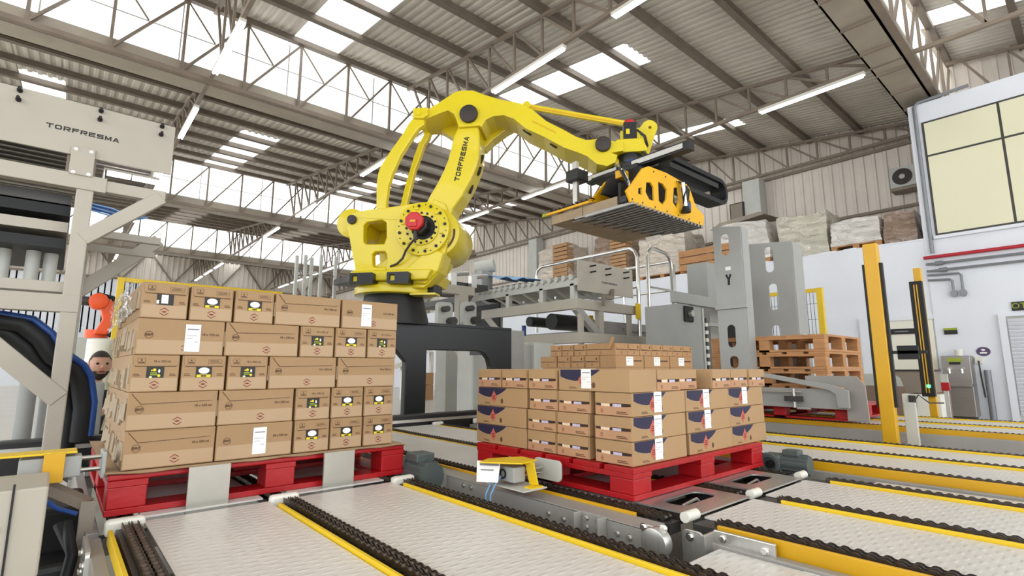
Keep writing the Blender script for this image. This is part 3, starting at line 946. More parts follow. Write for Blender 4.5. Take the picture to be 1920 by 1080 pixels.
# ------------------------------------------------------------------ cartons of the left stack
def bars(mb, F, x0, x1, y0, y1, n, w=0.0):
    h = (y1 - y0) / (2 * n - 1)
    for i in range(n):
        b = y0 + 2 * h * i
        mb.box(x0, x1 - (0.15 * (x1 - x0) if i % 2 else 0), b, b + h, w, w + 0.0006, F)
    return mb
def emblem(mb, F, cx, cy, r, w):
    for s in (1, -1):
        p = [(cx - r, cy + s * r * 0.25), (cx, cy + s * r * 0.85), (cx + r, cy + s * r * 0.25), (cx + r, cy + s * r * 0.45), (cx, cy + s * r * 1.08), (cx - r, cy + s * r * 0.45)]
        mb.prism(p, F, w, w + 0.0006)
    mb.prism(disc_poly(cx, cy, r * 0.55, r * 0.2, 12), F, w, w + 0.0006)
    return mb
LETT = {}
def put_text(mb, txt, size, F, cx, cy, w, sx=1.0, bold=0.0):
    key = (txt, size, bold)
    if key not in LETT: LETT[key] = text_geo(txt, size, 0, bold)
    vs, fs = LETT[key]
    return mb.add([F(cx + p.x * sx, cy + p.y, w) for p in vs], fs)

GAP = 0.002
LL, LS, LH = 0.291, 0.152, 0.1365
def root_at(name, label, cat, group, loc):
    return thing(name, label, cat, loc, group=group)
def paper(c, F, x0, x1, y0, y1, w=0.0022, fold=0.0):
    p = obj('paper_label', MB().box(x0, x1, y0, y1, w, w + 0.0012, F), M['paper'], c, local=True)
    if fold:
        obj('label_fold', MB().box(x0, x1, y1, y1 + 0.0012, w - fold, w + 0.0012, F), M['paper'], c, local=True)
    h = y1 - y0
    q = MB()
    wd = x1 - x0
    q.box(x0 + 0.12 * wd, x1 - 0.12 * wd, y1 - 0.2 * h, y1 - 0.16 * h, w + 0.0012, w + 0.0016, F)
    q.box(x0 + 0.12 * wd, x1 - 0.2 * wd, y1 - 0.42 * h, y1 - 0.405 * h, w + 0.0012, w + 0.0016, F)
    q.box(x0 + 0.1 * wd, x0 + 0.5 * wd, y1 - 0.52 * h, y1 - 0.505 * h, w + 0.0012, w + 0.0016, F)
    q.box(x0 + 0.6 * wd, x1 - 0.12 * wd, y1 - 0.66 * h, y1 - 0.645 * h, w + 0.0012, w + 0.0016, F)
    o = bpy.data.objects.new('label_print', mesh_from('label_print', q, M['print']))
    COL.objects.link(o); o.parent = p
PROTO = {}
def proto_long(flap, lab):
    """front on local -Y plane; origin bottom centre"""
    L, Dp, H = LL, LS, LH
    c = thing('carton', 'x', 'carton')
    F = frame((-L / 2, -Dp / 2, 0), (1, 0, 0), (0, 0, 1), (0, -1, 0))
    obj('box', MB().box(-L / 2, L / 2, -Dp / 2, Dp / 2, 0, H), M['card'], c, bev=0.003, local=True)
    obj('pale_band', MB().box(0.004, L - 0.004, 0.004, H * 0.41, 0, 0.0012, F), M['card_low'], c, local=True)
    if flap:
        obj('flap', MB().prism([(0.012, H - 0.004), (0.042, H * 0.70), (L * 0.94, H * 0.74), (L - 0.006, H - 0.004)], F, 0, 0.0025), M['card'], c, local=True)
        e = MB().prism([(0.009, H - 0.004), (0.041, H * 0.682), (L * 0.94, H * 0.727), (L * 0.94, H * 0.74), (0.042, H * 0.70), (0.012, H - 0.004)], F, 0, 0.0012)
        obj('flap_shade_line', e, M['card_dk'], c, local=True)  # dark strip paints the shade below the flap's lower edge
    q = MB()
    cx, cy = L * 0.13, H * 0.55
    q.prism(disc_poly(cx, cy, 0.0135, 0.0135, 20), F, 0.0012, 0.0017, holes=[disc_poly(cx, cy, 0.012, 0.012, 20)])
    put_text(q, 'BRP', 0.012, F, cx, cy, 0.002, 1.1, 0.0004)
    obj('brand_mark', q, M['card_dk'], c, local=True)
    q = MB(); put_text(q, '18 x 250 ml', 0.0125, F, L * 0.83, H * 0.6, 0.0015, 1.0, 0.0003)
    obj('count_text', q, M['card_dk'], c, local=True)
    q = MB(); emblem(q, F, L * 0.55, H * 0.2, 0.0145, 0.0014)
    obj('emblem', q, M['ink_red'], c, local=True)
    if lab: paper(c, F, L * lab - 0.026, L * lab + 0.026, H * 0.1, H * 0.88)
    return c
def proto_end(kind, text):
    L, Dp, H = LS, LL, LH
    c = thing('carton', 'x', 'carton')
    F = frame((-L / 2, -Dp / 2, 0), (1, 0, 0), (0, 0, 1), (0, -1, 0))
    obj('box', MB().box(-L / 2, L / 2, -Dp / 2, Dp / 2, 0, H), M['card'], c, bev=0.003, local=True)
    obj('pale_band', MB().box(0.004, L - 0.004, 0.004, H * 0.38, 0, 0.0012, F), M['card_low'], c, local=True)
    obj('flap', MB().prism([(0.004, H - 0.003), (0.008, H * 0.73), (0.016, H * 0.7), (L - 0.012, H * 0.71), (L - 0.006, H * 0.74), (L - 0.004, H - 0.003)], F, 0, 0.003), M['card'], c, local=True, bev=0.001)
    obj('flap_shade_line', MB().box(0.012, L - 0.01, H * 0.682, H * 0.7, 0, 0.001, F), M['card_dk'], c, local=True)  # painted shade line where the end flap overhangs
    q = MB()
    x = L * 0.2; y = H * 0.84
    q.prism(rrect(x - 0.012, x + 0.012, y - 0.011, y + 0.011, 0.001), F, 0.003, 0.0034, holes=[rrect(x - 0.0108, x + 0.0108, y - 0.0098, y + 0.0098, 0.001)])
    q.box(x - 0.009, x + 0.009, y - 0.008, y - 0.003, 0.003, 0.0034, F)
    q.prism(disc_poly(x, y + 0.003, 0.003, 0.004, 10), F, 0.003, 0.0034)
    if not text:
        x0, x1 = L * 0.58, L * 0.9
        q.prism(rrect(x0, x1, y - 0.009, y + 0.007, 0.001), F, 0.003, 0.0034, holes=[rrect(x0 + 0.001, x1 - 0.001, y - 0.008, y + 0.006, 0.001)])
        bars(q, F, x0 + 0.006, x1 - 0.006, y - 0.004, y + 0.003, 2, 0.003)
    bars(q, F, L * 0.06, L * 0.2, H * 0.43, H * 0.49, 2, 0.0)
    bars(q, F, L * 0.8, L * 0.94, H * 0.43, H * 0.49, 2, 0.0)
    obj('stamp', q, M['card_dk'], c, local=True)
    if text:
        q = MB(); put_text(q, '18 x 250 ml', 0.0115, F, L * 0.62, H * 0.83, 0.0034, 1.0, 0.0003)
        obj('count_text', q, M['card_dk'], c, local=True)
    x0, x1, y0, y1 = L * 0.32, L * 0.68, H * 0.38, H * 0.68
    p = obj('picture_label', MB().box(x0, x1, y0, y1, 0, 0.0018, F), M['ink_black'], c, local=True)
    def sub(nm, mb, m):
        o = bpy.data.objects.new(nm, mesh_from(nm, mb, m)); COL.objects.link(o); o.parent = p
    if kind == 'oval':
        sub('white_oval', MB().prism(disc_poly((x0 + x1) / 2, y0 + 0.65 * (y1 - y0), 0.019, 0.0125, 18), F, 0.0018, 0.0024), M['paper'])
        sub('yellow_strip', MB().box(x0 + 0.003, x1 - 0.003, y0 + 0.001, y0 + 0.011, 0.0018, 0.0022, F), M['ink_yellow'])
        q = MB(); bars(q, F, x0 + 0.018, x1 - 0.018, y0 + 0.003, y0 + 0.009, 1, 0.0022); sub('strip_print', q, M['ink_black'])
    elif kind == 'dark':
        q = MB()
        for a, b, r in ((0.45, 0.72, 0.0055), (0.3, 0.68, 0.003), (0.72, 0.2, 0.005), (0.25, 0.05, 0.004)):
            q.prism(disc_poly(x0 + a * (x1 - x0), y0 + b * (y1 - y0), r, r, 10), F, 0.0018, 0.0022)
        sub('lime_fruit', q, M['ink_yellow'])
        q = MB().prism(disc_poly(x0 + 0.72 * (x1 - x0), y0 + 0.62 * (y1 - y0), 0.0035, 0.007, 10), F, 0.0018, 0.0022)
        q.prism(disc_poly(x0 + 0.25 * (x1 - x0), y0 + 0.08 * (y1 - y0), 0.005, 0.003, 10), F, 0.0018, 0.0022)
        sub('white_drop', q, M['paper'])
        q = MB(); bars(q, F, x0 + 0.012, x1 - 0.018, y0 + 0.01, y0 + 0.02, 2, 0.0018); sub('green_print', q, M['ink_green'])
    else:
        sub('white_patch', MB().box(x0 + 0.015, x0 + 0.037, y0 + 0.006, y1 - 0.002, 0.0018, 0.0024, F), M['paper'])
        q = MB()
        q.box(x0, x0 + 0.008, y0 + 0.004, y0 + 0.018, 0.0018, 0.0024, F)
        sub('torn_film', q, M['paper'])
    q = MB(); emblem(q, F, L * 0.5, H * 0.19, 0.0145, 0.0014)
    obj('emblem', q, M['ink_red'], c, local=True)
    return c
def proto_plain(L, Dp, H, seed, m='card'):
    c = thing('carton', 'x', 'carton')
    obj('box', MB().box(-L / 2, L / 2, -Dp / 2, Dp / 2, 0, H), M[m], c, bev=0.003, local=True)
    return c
def crushed(c, x, w, H, seed):
    """creased loose flap pieces hanging on the left end of a carton"""
    r = random.Random(seed)
    for i in range(3):
        a = -w / 2 + w * (i + 0.1) / 3
        b = a + w / 3.4 * r.uniform(0.75, 1.15)
        z0 = r.uniform(0.0, 0.35) * H
        z1 = z0 + r.uniform(0.35, 0.6) * H
        t0, t1 = r.uniform(0.003, 0.012), r.uniform(0.002, 0.016)
        mb = MB()
        P = [(x - t0, a, z0), (x - t1, b, z0), (x - t1 * 0.6, b, z1), (x - t0 * 0.7, a, z1)]
        Q = [(x + 0.001, p[1], p[2]) for p in P]
        mb.add(P + Q, [(0, 1, 2, 3), (7, 6, 5, 4), (0, 4, 5, 1), (1, 5, 6, 2), (2, 6, 7, 3), (3, 7, 4, 0)])
        obj('crushed_flap', mb, M['card_side'], c, local=True)
used = set()
def place(key, builder, loc, rz, label, group):
    if key not in PROTO:
        PROTO[key] = builder()
        o = PROTO[key]
    else:
        o = copy_tree(PROTO[key])
    o.location = loc
    o.rotation_euler = (0, 0, rz)
    o['label'] = label
    o['group'] = group
    return o
ROWS = ['bottom', 'second', 'middle', 'fourth', 'top']
ORDN = ['leftmost', 'second from left', 'third from left', 'second from right', 'rightmost']
XA = [(0.209, 'L'), (0.505, 'L'), (0.806, 'S'), (0.966, 'S'), (1.126, 'S')]
XB = [(0.209, 'S'), (0.369, 'S'), (0.529, 'S'), (0.689, 'L'), (0.989, 'L')]
KIND = [['oval', 'oval', 'oval'], ['dark', 'oval', 'oval'], ['dark', 'oval', 'dark'], ['dark', 'oval', 'dark'], ['torn', 'oval', 'oval']]
TXT_ = [[0, 0, 0], [1, 0, 0], [1, 0, 1], [1, 0, 1], [0, 0, 0]]
LAB = {(3, 0): 0.62, (0, 1): 0.55, (4, 4): 0.42}
NOFLAP = {(3, 0), (0, 1), (4, 4)}
GL = 'tan cartons in the left stack'
kn = {'oval': 'white oval label', 'dark': 'dark picture label', 'torn': 'torn black label'}
z = 0.5675
YF = 2.36
for r in range(5):
    jit = [0, -0.003, -0.004, 0.002, 0.004][r]
    k = 0
    lay = XA if r in (0, 1, 3) else XB
    for i, (x, t) in enumerate(lay):
        x = x + jit + 0.002
        yj = rnd.uniform(0, 0.004)
        if t == 'L':
            lab = LAB.get((r, i))
            fl = (r, i) not in NOFLAP
            extra = 'with white paper label' if lab else 'with long flap'
            o = place(('L', fl, lab), lambda: proto_long(fl, lab), (x + LL / 2, YF + LS / 2 + yj, z), 0,
                      'long tan carton %s, %s in the %s row, left pallet' % (extra, ORDN[i], ROWS[r]), GL)
            if i == 0: crushed(o, -LL / 2, LS, LH, r)
        else:
            o = place(('S', KIND[r][k], TXT_[r][k]), lambda: proto_end(KIND[r][k], TXT_[r][k]), (x + LS / 2, YF + LL / 2 + yj, z), 0,
                      'carton end, %s, %s in %s row, left pallet' % (kn[KIND[r][k]], ORDN[i], ROWS[r]), GL)
            if i == 0: crushed(o, -LS / 2, LL, LH, r + 10)
            k += 1
    # cartons further back along the left side and the right side
    if r in (0, 1, 3):
        for j in range(1, 6):
            o = place(('side', j, r), lambda: proto_plain(LL, LS, LH, j), (0.211 + jit + LL / 2, YF + 0.155 * j + LS / 2, z), 0,
                      'creased carton end on the left side, %s row, %s from front' % (ROWS[r], ['', 'second', 'third', 'fourth', 'fifth', 'sixth'][j]), GL)
            crushed(o, -LL / 2, LS, LH, 100 + r * 10 + j)
        for j in range(1, 3):
            place(('sideR', j), lambda: proto_plain(LS, LL, LH, j), (1.128 + jit + LS / 2, YF + 0.296 * j + LL / 2, z), 0,
                  'plain carton on the right side, %s row, %s from front, left pallet' % (ROWS[r], ['', 'second', 'third'][j]), GL)
    else:
        for j in range(1, 3):
            o = place(('sideB', j, r), lambda: proto_plain(LS, LL, LH, j), (0.211 + jit + LS / 2, YF + 0.296 * j + LL / 2, z), 0,
                      'creased long carton on the left side, %s row, %s from front' % (ROWS[r], ['', 'second', 'third'][j]), GL)
            crushed(o, -LS / 2, LL, LH, 200 + r * 10 + j)
        for j in range(1, 6):
            place(('sideRB', 0), lambda: proto_plain(LL, LS, LH, j), (0.991 + jit + LL / 2, YF + 0.155 * j + LS / 2, z), 0,
                  'plain carton on the right side, %s row, %s from front, left pallet' % (ROWS[r], ['', 'second', 'third', 'fourth', 'fifth', 'sixth'][j]), GL)
    z += LH + 0.0012
# loose film on the upper left side
fm = MB()
n, q = 14, 10
for i in range(n + 1):
    for j in range(q + 1):
        y = 2.352 + 0.9 * i / n
        zz = 1.115 + 0.14 * j / q
        fm.v.append(Vector((0.183 + 0.008 * sin(i * 2.1 + j) - 0.004 * cos(j * 1.7), y, zz)))
for i in range(n):
    for j in range(q):
        a = i * (q + 1) + j
        fm.f.append([a, a + q + 1, a + q + 2, a + 1]); fm.mi.append(0)
solo('stretch_film', fm, M['film'], 'clear crinkled stretch film on the upper left side of the left stack', 'plastic film')

# ------------------------------------------------------------------ cartons of the right stack
RL_, RS_, RH = 0.39, 0.186, 0.0925
def long_face(c, F, L, H, lab, key=''):
    sw = [(0.03, 0.985), (0.03, 0.66), (0.08, 0.58), (0.16, 0.5), (0.25, 0.46), (0.33, 0.48), (0.41, 0.56), (0.49, 0.68), (0.56, 0.82), (0.62, 0.985)]
    obj('blue_print', MB().prism([(a * L, b * H) for a, b in sw], F, 0, 0.0008), M['ink_blue'], c, local=True)
    q = MB()
    ed = [(a * L, b * H) for a, b in sw[1:]]
    lo = [(a, b - 0.0025) for a, b in ed]
    q.prism(ed + lo[::-1], F, 0, 0.0006)
    obj('print_edge', q, M['card_low'], c, local=True)
    cx, cy = 0.36 * L, 0.46 * H
    p = obj('red_emblem', MB().prism([(cx, cy + 0.036), (cx + 0.008, cy + 0.021), (cx + 0.021, cy + 0.008), (cx + 0.021, cy - 0.006), (cx, cy - 0.028), (cx - 0.021, cy - 0.006), (cx - 0.021, cy + 0.008), (cx - 0.008, cy + 0.021)], F, 0.0008, 0.0014), M['ink_orange'], c, local=True)
    q = MB(); bars(q, F, cx - 0.012, cx + 0.012, cy - 0.01, cy + 0.01, 3, 0.0014)
    o = bpy.data.objects.new('emblem_print', mesh_from('emblem_print', q, M['ink_red'])); COL.objects.link(o); o.parent = p
    q = MB().prism(disc_poly(0.52 * L, 0.28 * H, 0.0095, 0.0125, 14), F, 0, 0.0007)
    obj('round_mark', q, M['card_dk'], c, local=True)
    q = MB(); bars(q, F, 0.16 * L, 0.28 * L, 0.1 * H, 0.18 * H, 2, 0)
    obj('brown_print', q, M['card_dk'], c, local=True, kind='stuff')
    if lab:
        paper(c, F, (lab - 0.07) * L, (lab + 0.07) * L, 0.12 * H, H + 0.0005, 0.0016, 0.03)
def end_face(c, F, L, H, seed):
    r = random.Random(seed)
    s0, s1 = 0.43 * H, 0.54 * H
    obj('upper_flap', MB().prism([(0.003, H - 0.002), (0.003, s1), (L * 0.3, s1 - 0.002), (L * 0.6, s1 + 0.001), (L - 0.003, s1), (L - 0.003, H - 0.002)], F, 0, 0.004), M['card2'], c, local=True)
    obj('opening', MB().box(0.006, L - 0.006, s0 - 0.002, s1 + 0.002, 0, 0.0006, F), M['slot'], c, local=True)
    obj('lower_panel', MB().prism([(0.003, 0.003), (L - 0.003, 0.003), (L - 0.003, s0), (L * 0.72, s0 - 0.004), (L * 0.3, s0 - 0.003), (0.003, s0)], F, 0, 0.003), M['card2_end'], c, local=True)
    a = r.uniform(0.15, 0.25)
    obj('cream_packet', MB().box(L * a, L * (a + 0.24), s0 - 0.003, s1 - 0.001, 0, 0.002, F), M['cream_prod'], c, local=True)
    obj('lilac_packet', MB().box(L * (a + 0.32), L * (a + 0.55), s0 - 0.003, s1 - 0.002, 0, 0.002, F), M['blue_prod'], c, local=True)
    q = MB(); emblem(q, F, L * 0.2, H * 0.2, 0.008, 0.003)
    obj('emblem', q, M['ink_red'], c, local=True)
    q = MB(); bars(q, F, L * 0.6, L * 0.9, H * 0.1, H * 0.2, 2, 0.003)
    obj('brown_print', q, M['card_dk'], c, local=True)
def proto_kraft(front, lab, left):
    """front: 'long' or 'end' printed on local -Y; left: also print the end on local -X"""
    L, Dp = (RL_, RS_) if front == 'long' else (RS_, RL_)
    H = RH
    c = thing('carton', 'x', 'carton')
    obj('box', MB().box(-L / 2, L / 2, -Dp / 2, Dp / 2, 0, H), M['card2'], c, bev=0.003, local=True)
    F = frame((-L / 2, -Dp / 2, 0), (1, 0, 0), (0, 0, 1), (0, -1, 0))
    if front == 'long': long_face(c, F, L, H, lab)
    else: end_face(c, F, L, H, 3 if lab is None else 5)
    if left:
        end_face(c, frame((-L / 2, Dp / 2, 0), (0, -1, 0), (0, 0, 1), (-1, 0, 0)), Dp, H, 4)
    return c
GR = 'kraft cartons in the right stack'
z0 = 0.5515
RN = ['bottom', 'second', 'third', 'top']
def K(front, lab, left, x, y, z, rz, label):
    return place(('K', front, lab, left), lambda: proto_kraft(front, lab, left), (x, y, z), rz, label, GR)
x0 = 1.722; yf = 1.258
for r in range(3):
    z = z0 + r * (RH + 0.0015)
    dx = [0, -0.004, 0.003][r]
    dy = rnd.uniform(-0.002, 0.003)
    # right face, three long cartons, the first is the corner
    labs = [[0.45, None, None], [0.45, 0.45, None], [0.45, 0.45, 0.45]][r]
    pos = [['near corner', 'middle', 'far end'][i] for i in range(3)]
    xs = [x0 + dx, x0 + dx + [0.418, 0.408, 0.398][r], x0 + dx + [0.418, 0.408, 0.398][r] + RL_ + 0.002]
    for i in range(3):
        what = 'with white label' if labs[i] else 'with red flame emblem'
        K('long', labs[i], i == 0, xs[i] + RL_ / 2, yf + dy + RS_ / 2 + 0.002 * i, z, 0,
          'blue printed carton %s, %s of right face, %s row, right stack' % (what, pos[i], RN[r]))
    # left face going away: two ends then a long one
    ya = yf + RS_
    y1 = 1.47 + [0.01, 0.004, 0][r]
    for i in range(2):
        K('end', None, False, x0 + dx + RL_ / 2, y1 + RS_ / 2 + (RS_ + 0.006) * i, z, -pi / 2,
          'carton end with open slot, %s on left face, %s row, right stack' % (['nearer', 'farther'][i], RN[r]))
    K('long', None, False, x0 + dx + RS_ / 2, 1.868 + RL_ / 2, z, -pi / 2,
      'blue printed carton at the far left end, %s row, right stack' % RN[r])
    # back right filler seen from the side
    for i in range(2):
        place(('kp', i), lambda: proto_plain(RL_, RS_, RH, 0, 'card2'), (2.87 - RL_ / 2 - 0.01, 1.458 + RS_ / 2 + 0.2 * i, z), 0,
              'plain kraft carton behind the right face, %s row, %s, right stack' % (RN[r], ['nearer', 'farther'][i]), GR)
z = z0 + 3 * (RH + 0.0015)
K('long', 0.42, False, x0 + RS_ / 2, 1.262 + RL_ / 2, z, -pi / 2, 'top row carton with blue print and white label, left face of right stack')
for i in range(3):
    K('end', None, False, x0 + RL_ / 2, 1.665 + RS_ / 2 + 0.198 * i, z, -pi / 2,
      'top row carton end with open slot, %s on the left face, right stack' % ['nearest', 'middle', 'farthest'][i])
for i, (x, yy) in enumerate(((1.914, 1.27), (2.105, 1.3), (2.37, 1.265), (2.56, 1.268), (2.75, 1.262))):
    K('end', 1, False, x + RS_ / 2, yy + RL_ / 2, z, 0,
      'top row carton end with open slot, %s on the right face, right stack' % ['first from corner', 'second from corner', 'third from corner', 'fourth from corner', 'last one'][i])
for i, (x, y) in enumerate(((2.12, 1.7),)):
    place(('kp', 9), lambda: proto_plain(RS_, RL_, RH, 0, 'card2'), (x + RS_ / 2, y + RL_ / 2, z - RH - 0.0015), 0,
          'plain kraft carton inside the right stack, third row', GR)

# ------------------------------------------------------------------ cartons of the middle stack (behind)
MH = 0.0955
def proto_mid(front, lab, L, Dp):
    H = MH
    c = thing('carton', 'x', 'carton')
    obj('box', MB().box(-L / 2, L / 2, -Dp / 2, Dp / 2, 0, H), M['card3'], c, bev=0.003, local=True)
    F = frame((-L / 2, -Dp / 2, 0), (1, 0, 0), (0, 0, 1), (0, -1, 0))
    if front == 'end':
        obj('upper_flap', MB().prism([(0.006, H - 0.003), (0.008, H * 0.54), (L - 0.014, H * 0.5), (L - 0.006, H * 0.56), (L - 0.005, H - 0.003)], F, 0, 0.004), M['card3'], c, local=True)
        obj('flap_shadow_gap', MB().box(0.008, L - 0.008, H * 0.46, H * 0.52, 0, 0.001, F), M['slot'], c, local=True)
        q = MB().box(L * 0.78, L * 0.86, H * 0.62, H * 0.84, 0.004, 0.0045, F)
        obj('brown_print', q, M['card_dk'], c, local=True)
        q = MB(); emblem(q, F, L * 0.5, H * 0.24, 0.01, 0.0006); obj('emblem', q, M['ink_red'], c, local=True)
    elif front == 'flap':
        if L > 0.25:
            F2 = frame((L / 2, -Dp / 2, 0), (0, 1, 0), (0, 0, 1), (1, 0, 0))
            obj('end_flap', MB().prism([(0.006, H - 0.003), (0.008, H * 0.54), (Dp - 0.014, H * 0.5), (Dp - 0.006, H * 0.56), (Dp - 0.005, H - 0.003)], F2, 0, 0.004), M['card3'], c, local=True)
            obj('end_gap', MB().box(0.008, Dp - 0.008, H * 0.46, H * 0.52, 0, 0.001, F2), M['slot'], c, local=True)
            q = MB(); emblem(q, F2, Dp * 0.5, H * 0.24, 0.01, 0.0006); obj('emblem', q, M['ink_red'], c, local=True)
            obj('lifted_flap', MB().prism([(L * 0.84, H * 0.55), (L * 0.98, H + 0.045), (L * 0.995, H + 0.045), (L * 0.87, H * 0.5)], F, 0.004, 0.04), M['card3'], c, local=True)
        obj('upper_flap', MB().prism([(0.01, H - 0.003), (0.012, H * 0.55), (L * 0.86, H * 0.5), (L * 0.95, H - 0.003)], F, 0, 0.004), M['card3'], c, local=True)
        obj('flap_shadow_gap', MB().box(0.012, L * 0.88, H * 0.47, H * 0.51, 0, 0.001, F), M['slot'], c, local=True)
        q = MB(); emblem(q, F, L * 0.5, H * 0.22, 0.01, 0.0006); obj('emblem', q, M['ink_red'], c, local=True)
    else:
        q = MB(); bars(q, F, L * 0.62, L * 0.92, H * 0.5, H * 0.62, 1, 0)
        obj('brown_print', q, M['card_dk'], c, local=True)
        paper(c, F, L * 0.35, L * 0.6, H * 0.15, H * 0.9)
    return c
GM = 'tan cartons in the middle stack'
mx, my = 3.31, 2.555
for r in range(6):
    z = 0.5515 + r * (MH + 0.001)
    if r == 5:
        for i in range(1, 7):
            place(('M', 'end'), lambda: proto_mid('end', 0, 0.158, 0.29), (mx + 0.158 / 2 + 0.164 * i, my + 0.145, z), 0,
                  'small carton end, top row right face of middle stack, %s from left' % ['first', 'second', 'third', 'fourth', 'fifth', 'sixth', 'seventh'][i], GM)
        place(('M', 'flap'), lambda: proto_mid('flap', 0, 0.3, 0.158), (mx + 0.08, my + 0.15, z), -pi / 2,
              'carton with lifted flap at the near corner, top row of middle stack', GM)
        for i, y in enumerate((2.935 - 0.03, 3.06, 3.2)):
            place(('M', 'end2'), lambda: proto_mid('end', 0, 0.13, 0.29), (mx + 0.145, my + 0.305 + 0.065 + 0.14 * i, z), -pi / 2,
                  'small carton end in top row, left face of middle stack, %s' % ['nearest', 'middle', 'farthest'][i], GM)
    elif r == 4:
        for i in range(3):
            place(('M', 'lab'), lambda: proto_mid('label', 0, 0.375, 0.158), (mx + 0.19 + 0.385 * i, my + 0.08, z), 0,
                  'carton with white paper label, second row of middle stack, %s' % ['left', 'centre', 'right'][i], GM)
        for i in range(3):
            place(('M', 'end3'), lambda: proto_mid('end', 0, 0.15, 0.29), (mx + 0.145, my + 0.165 + 0.075 + 0.158 * i, z), -pi / 2,
                  'small carton end in second row, left face of middle stack, %s' % ['nearest', 'middle', 'farthest'][i], GM)
        place(('M', 'flap2'), lambda: proto_mid('flap', 0, 0.2, 0.158), (mx + 0.08, my + 0.645 + 0.1, z), -pi / 2,
              'carton with wide flap at far left end of second row, middle stack', GM)
    else:
        for i in range(3):
            place(('M', 'low'), lambda: proto_plain(0.375, 0.3, MH, 0, 'card3'), (mx + 0.19 + 0.385 * i, my + 0.15, z), 0,
                  'plain lower carton of middle stack, row %s from bottom, %s' % (['one', 'two', 'three', 'four'][r], ['left', 'centre', 'right'][i]), GM)
        place(('M', 'low2'), lambda: proto_plain(0.375, 0.52, MH, 0, 'card3'), (mx + 0.19, my + 0.305 + 0.26, z), 0,
              'plain lower carton of middle stack, row %s from bottom, far end' % ['one', 'two', 'three', 'four'][r], GM)
# ------------------------------------------------------------------ palletising robot
RB = Vector((2.78, 5.2, 0))
DH = Vector((0.652, -0.758, 0)).normalized()
NH = Vector((-DH.y * -1, 0, 0))
NH = Vector((DH.y, -DH.x, 0))
if NH.dot(-RB) < 0: NH = -NH
RF = frame(RB, DH, (0, 0, 1), NH)          # a = reach, b = height, w = toward the near side
UPPER = [(0.242, 3.841), (0.393, 3.836), (0.496, 3.893), (0.605, 3.959), (0.701, 4.021), (0.783, 4.04), (0.92, 4.029), (1.07, 3.959), (1.232, 3.895), (1.459, 3.832), (1.6, 3.743), (1.745, 3.602), (1.937, 3.485), (2.063, 3.4), (2.173, 3.354), (2.267, 3.358), (2.346, 3.381), (2.422, 3.331), (2.561, 3.3), (2.558, 3.209), (2.434, 3.192), (2.495, 3.163), (2.469, 3.082), (2.383, 3.046), (2.276, 3.077), (2.184, 3.163), (2.091, 3.213), (1.934, 3.282), (1.711, 3.424), (1.517, 3.532), (1.386, 3.654), (1.27, 3.706), (1.153, 3.701), (1.069, 3.665), (1.02, 3.584), (0.999, 3.6), (0.762, 3.6), (0.731, 3.696), (0.705, 3.762), (0.636, 3.81), (0.54, 3.782), (0.43, 3.742), (0.32, 3.712), (0.249, 3.724)]
GUSSET = [(0.217, 3.862), (0.336, 3.808), (0.454, 3.754), (0.615, 3.639), (0.803, 3.553), (0.98, 3.49), (1.085, 3.593), (1.239, 3.7), (1.365, 3.764), (1.154, 3.913), (0.869, 3.994), (0.551, 3.988), (0.334, 3.914)]
LOWER = [(0.755, 3.65), (0.693, 3.513), (0.668, 3.387), (0.636, 3.249), (0.584, 3.113), (0.519, 2.978), (0.44, 2.844), (0.402, 2.764), (0.375, 2.749), (0.303, 2.627), (0.258, 2.455), (0.369, 2.278), (0.509, 2.322), (0.616, 2.49), (0.676, 2.586), (0.701, 2.668), (0.806, 2.812), (0.897, 2.985), (0.962, 3.147), (0.988, 3.256), (0.996, 3.394), (0.992, 3.507), (0.97, 3.692), (0.969, 3.792), (0.913, 3.86), (0.831, 3.881), (0.77, 3.835), (0.75, 3.751)]
ROD1 = [(0.174, 3.686), (0.114, 3.576), (-0.019, 3.385), (-0.126, 3.222), (-0.164, 3.125), (-0.179, 2.986), (-0.171, 2.66), (-0.049, 2.66), (-0.05, 2.799), (-0.038, 2.951), (0.005, 3.102), (0.095, 3.307), (0.228, 3.525), (0.295, 3.613), (0.363, 3.659), (0.36, 3.75), (0.235, 3.76)]
ROD2 = [(0.264, 3.823), (0.245, 3.688), (0.189, 3.587), (0.135, 3.426), (0.096, 3.28), (0.043, 3.091), (-0.038, 2.7), (0.043, 2.7), (0.117, 3.073), (0.155, 3.247), (0.216, 3.421), (0.263, 3.567), (0.319, 3.653), (0.353, 3.786)]
BODY = [(-0.409, 2.631), (-0.202, 2.656), (0.003, 2.671), (0.176, 2.688), (0.286, 2.701), (0.402, 2.712), (0.543, 2.683), (0.653, 2.593), (0.709, 2.471), (0.717, 2.375), (0.70, 2.302), (0.66, 2.139), (0.62, 1.99), (0.59, 1.92), (0.48, 1.80), (0.44, 1.77), (-0.27, 1.78), (-0.337, 1.896), (-0.341, 2.016), (-0.371, 2.125), (-0.419, 2.333), (-0.459, 2.494), (-0.464, 2.581)]
WIN1 = [(-0.263, 2.474), (-0.227, 2.512), (-0.053, 2.533), (-0.002, 2.5), (0.007, 2.33), (-0.018, 2.26), (-0.222, 2.265), (-0.255, 2.297)]
WIN2 = [(-0.149, 2.148), (-0.119, 2.179), (-0.002, 2.179), (0.021, 2.143), (0.03, 2.053), (0.019, 2.006), (-0.118, 2.006), (-0.141, 2.034)]
BODYFAR = [(0.541, 2.542), (0.647, 2.498), (0.707, 2.391), (0.703, 2.262), (0.627, 2.16), (0.446, 2.062), (0.319, 1.80), (-0.2, 1.80), (-0.3, 2.2), (-0.35, 2.6)]
rb = thing('palletising_robot', 'big yellow palletising robot arm holding cartons above the conveyors', 'robot', (RB.x, RB.y, 1.4))
Y_ = M['yellow']
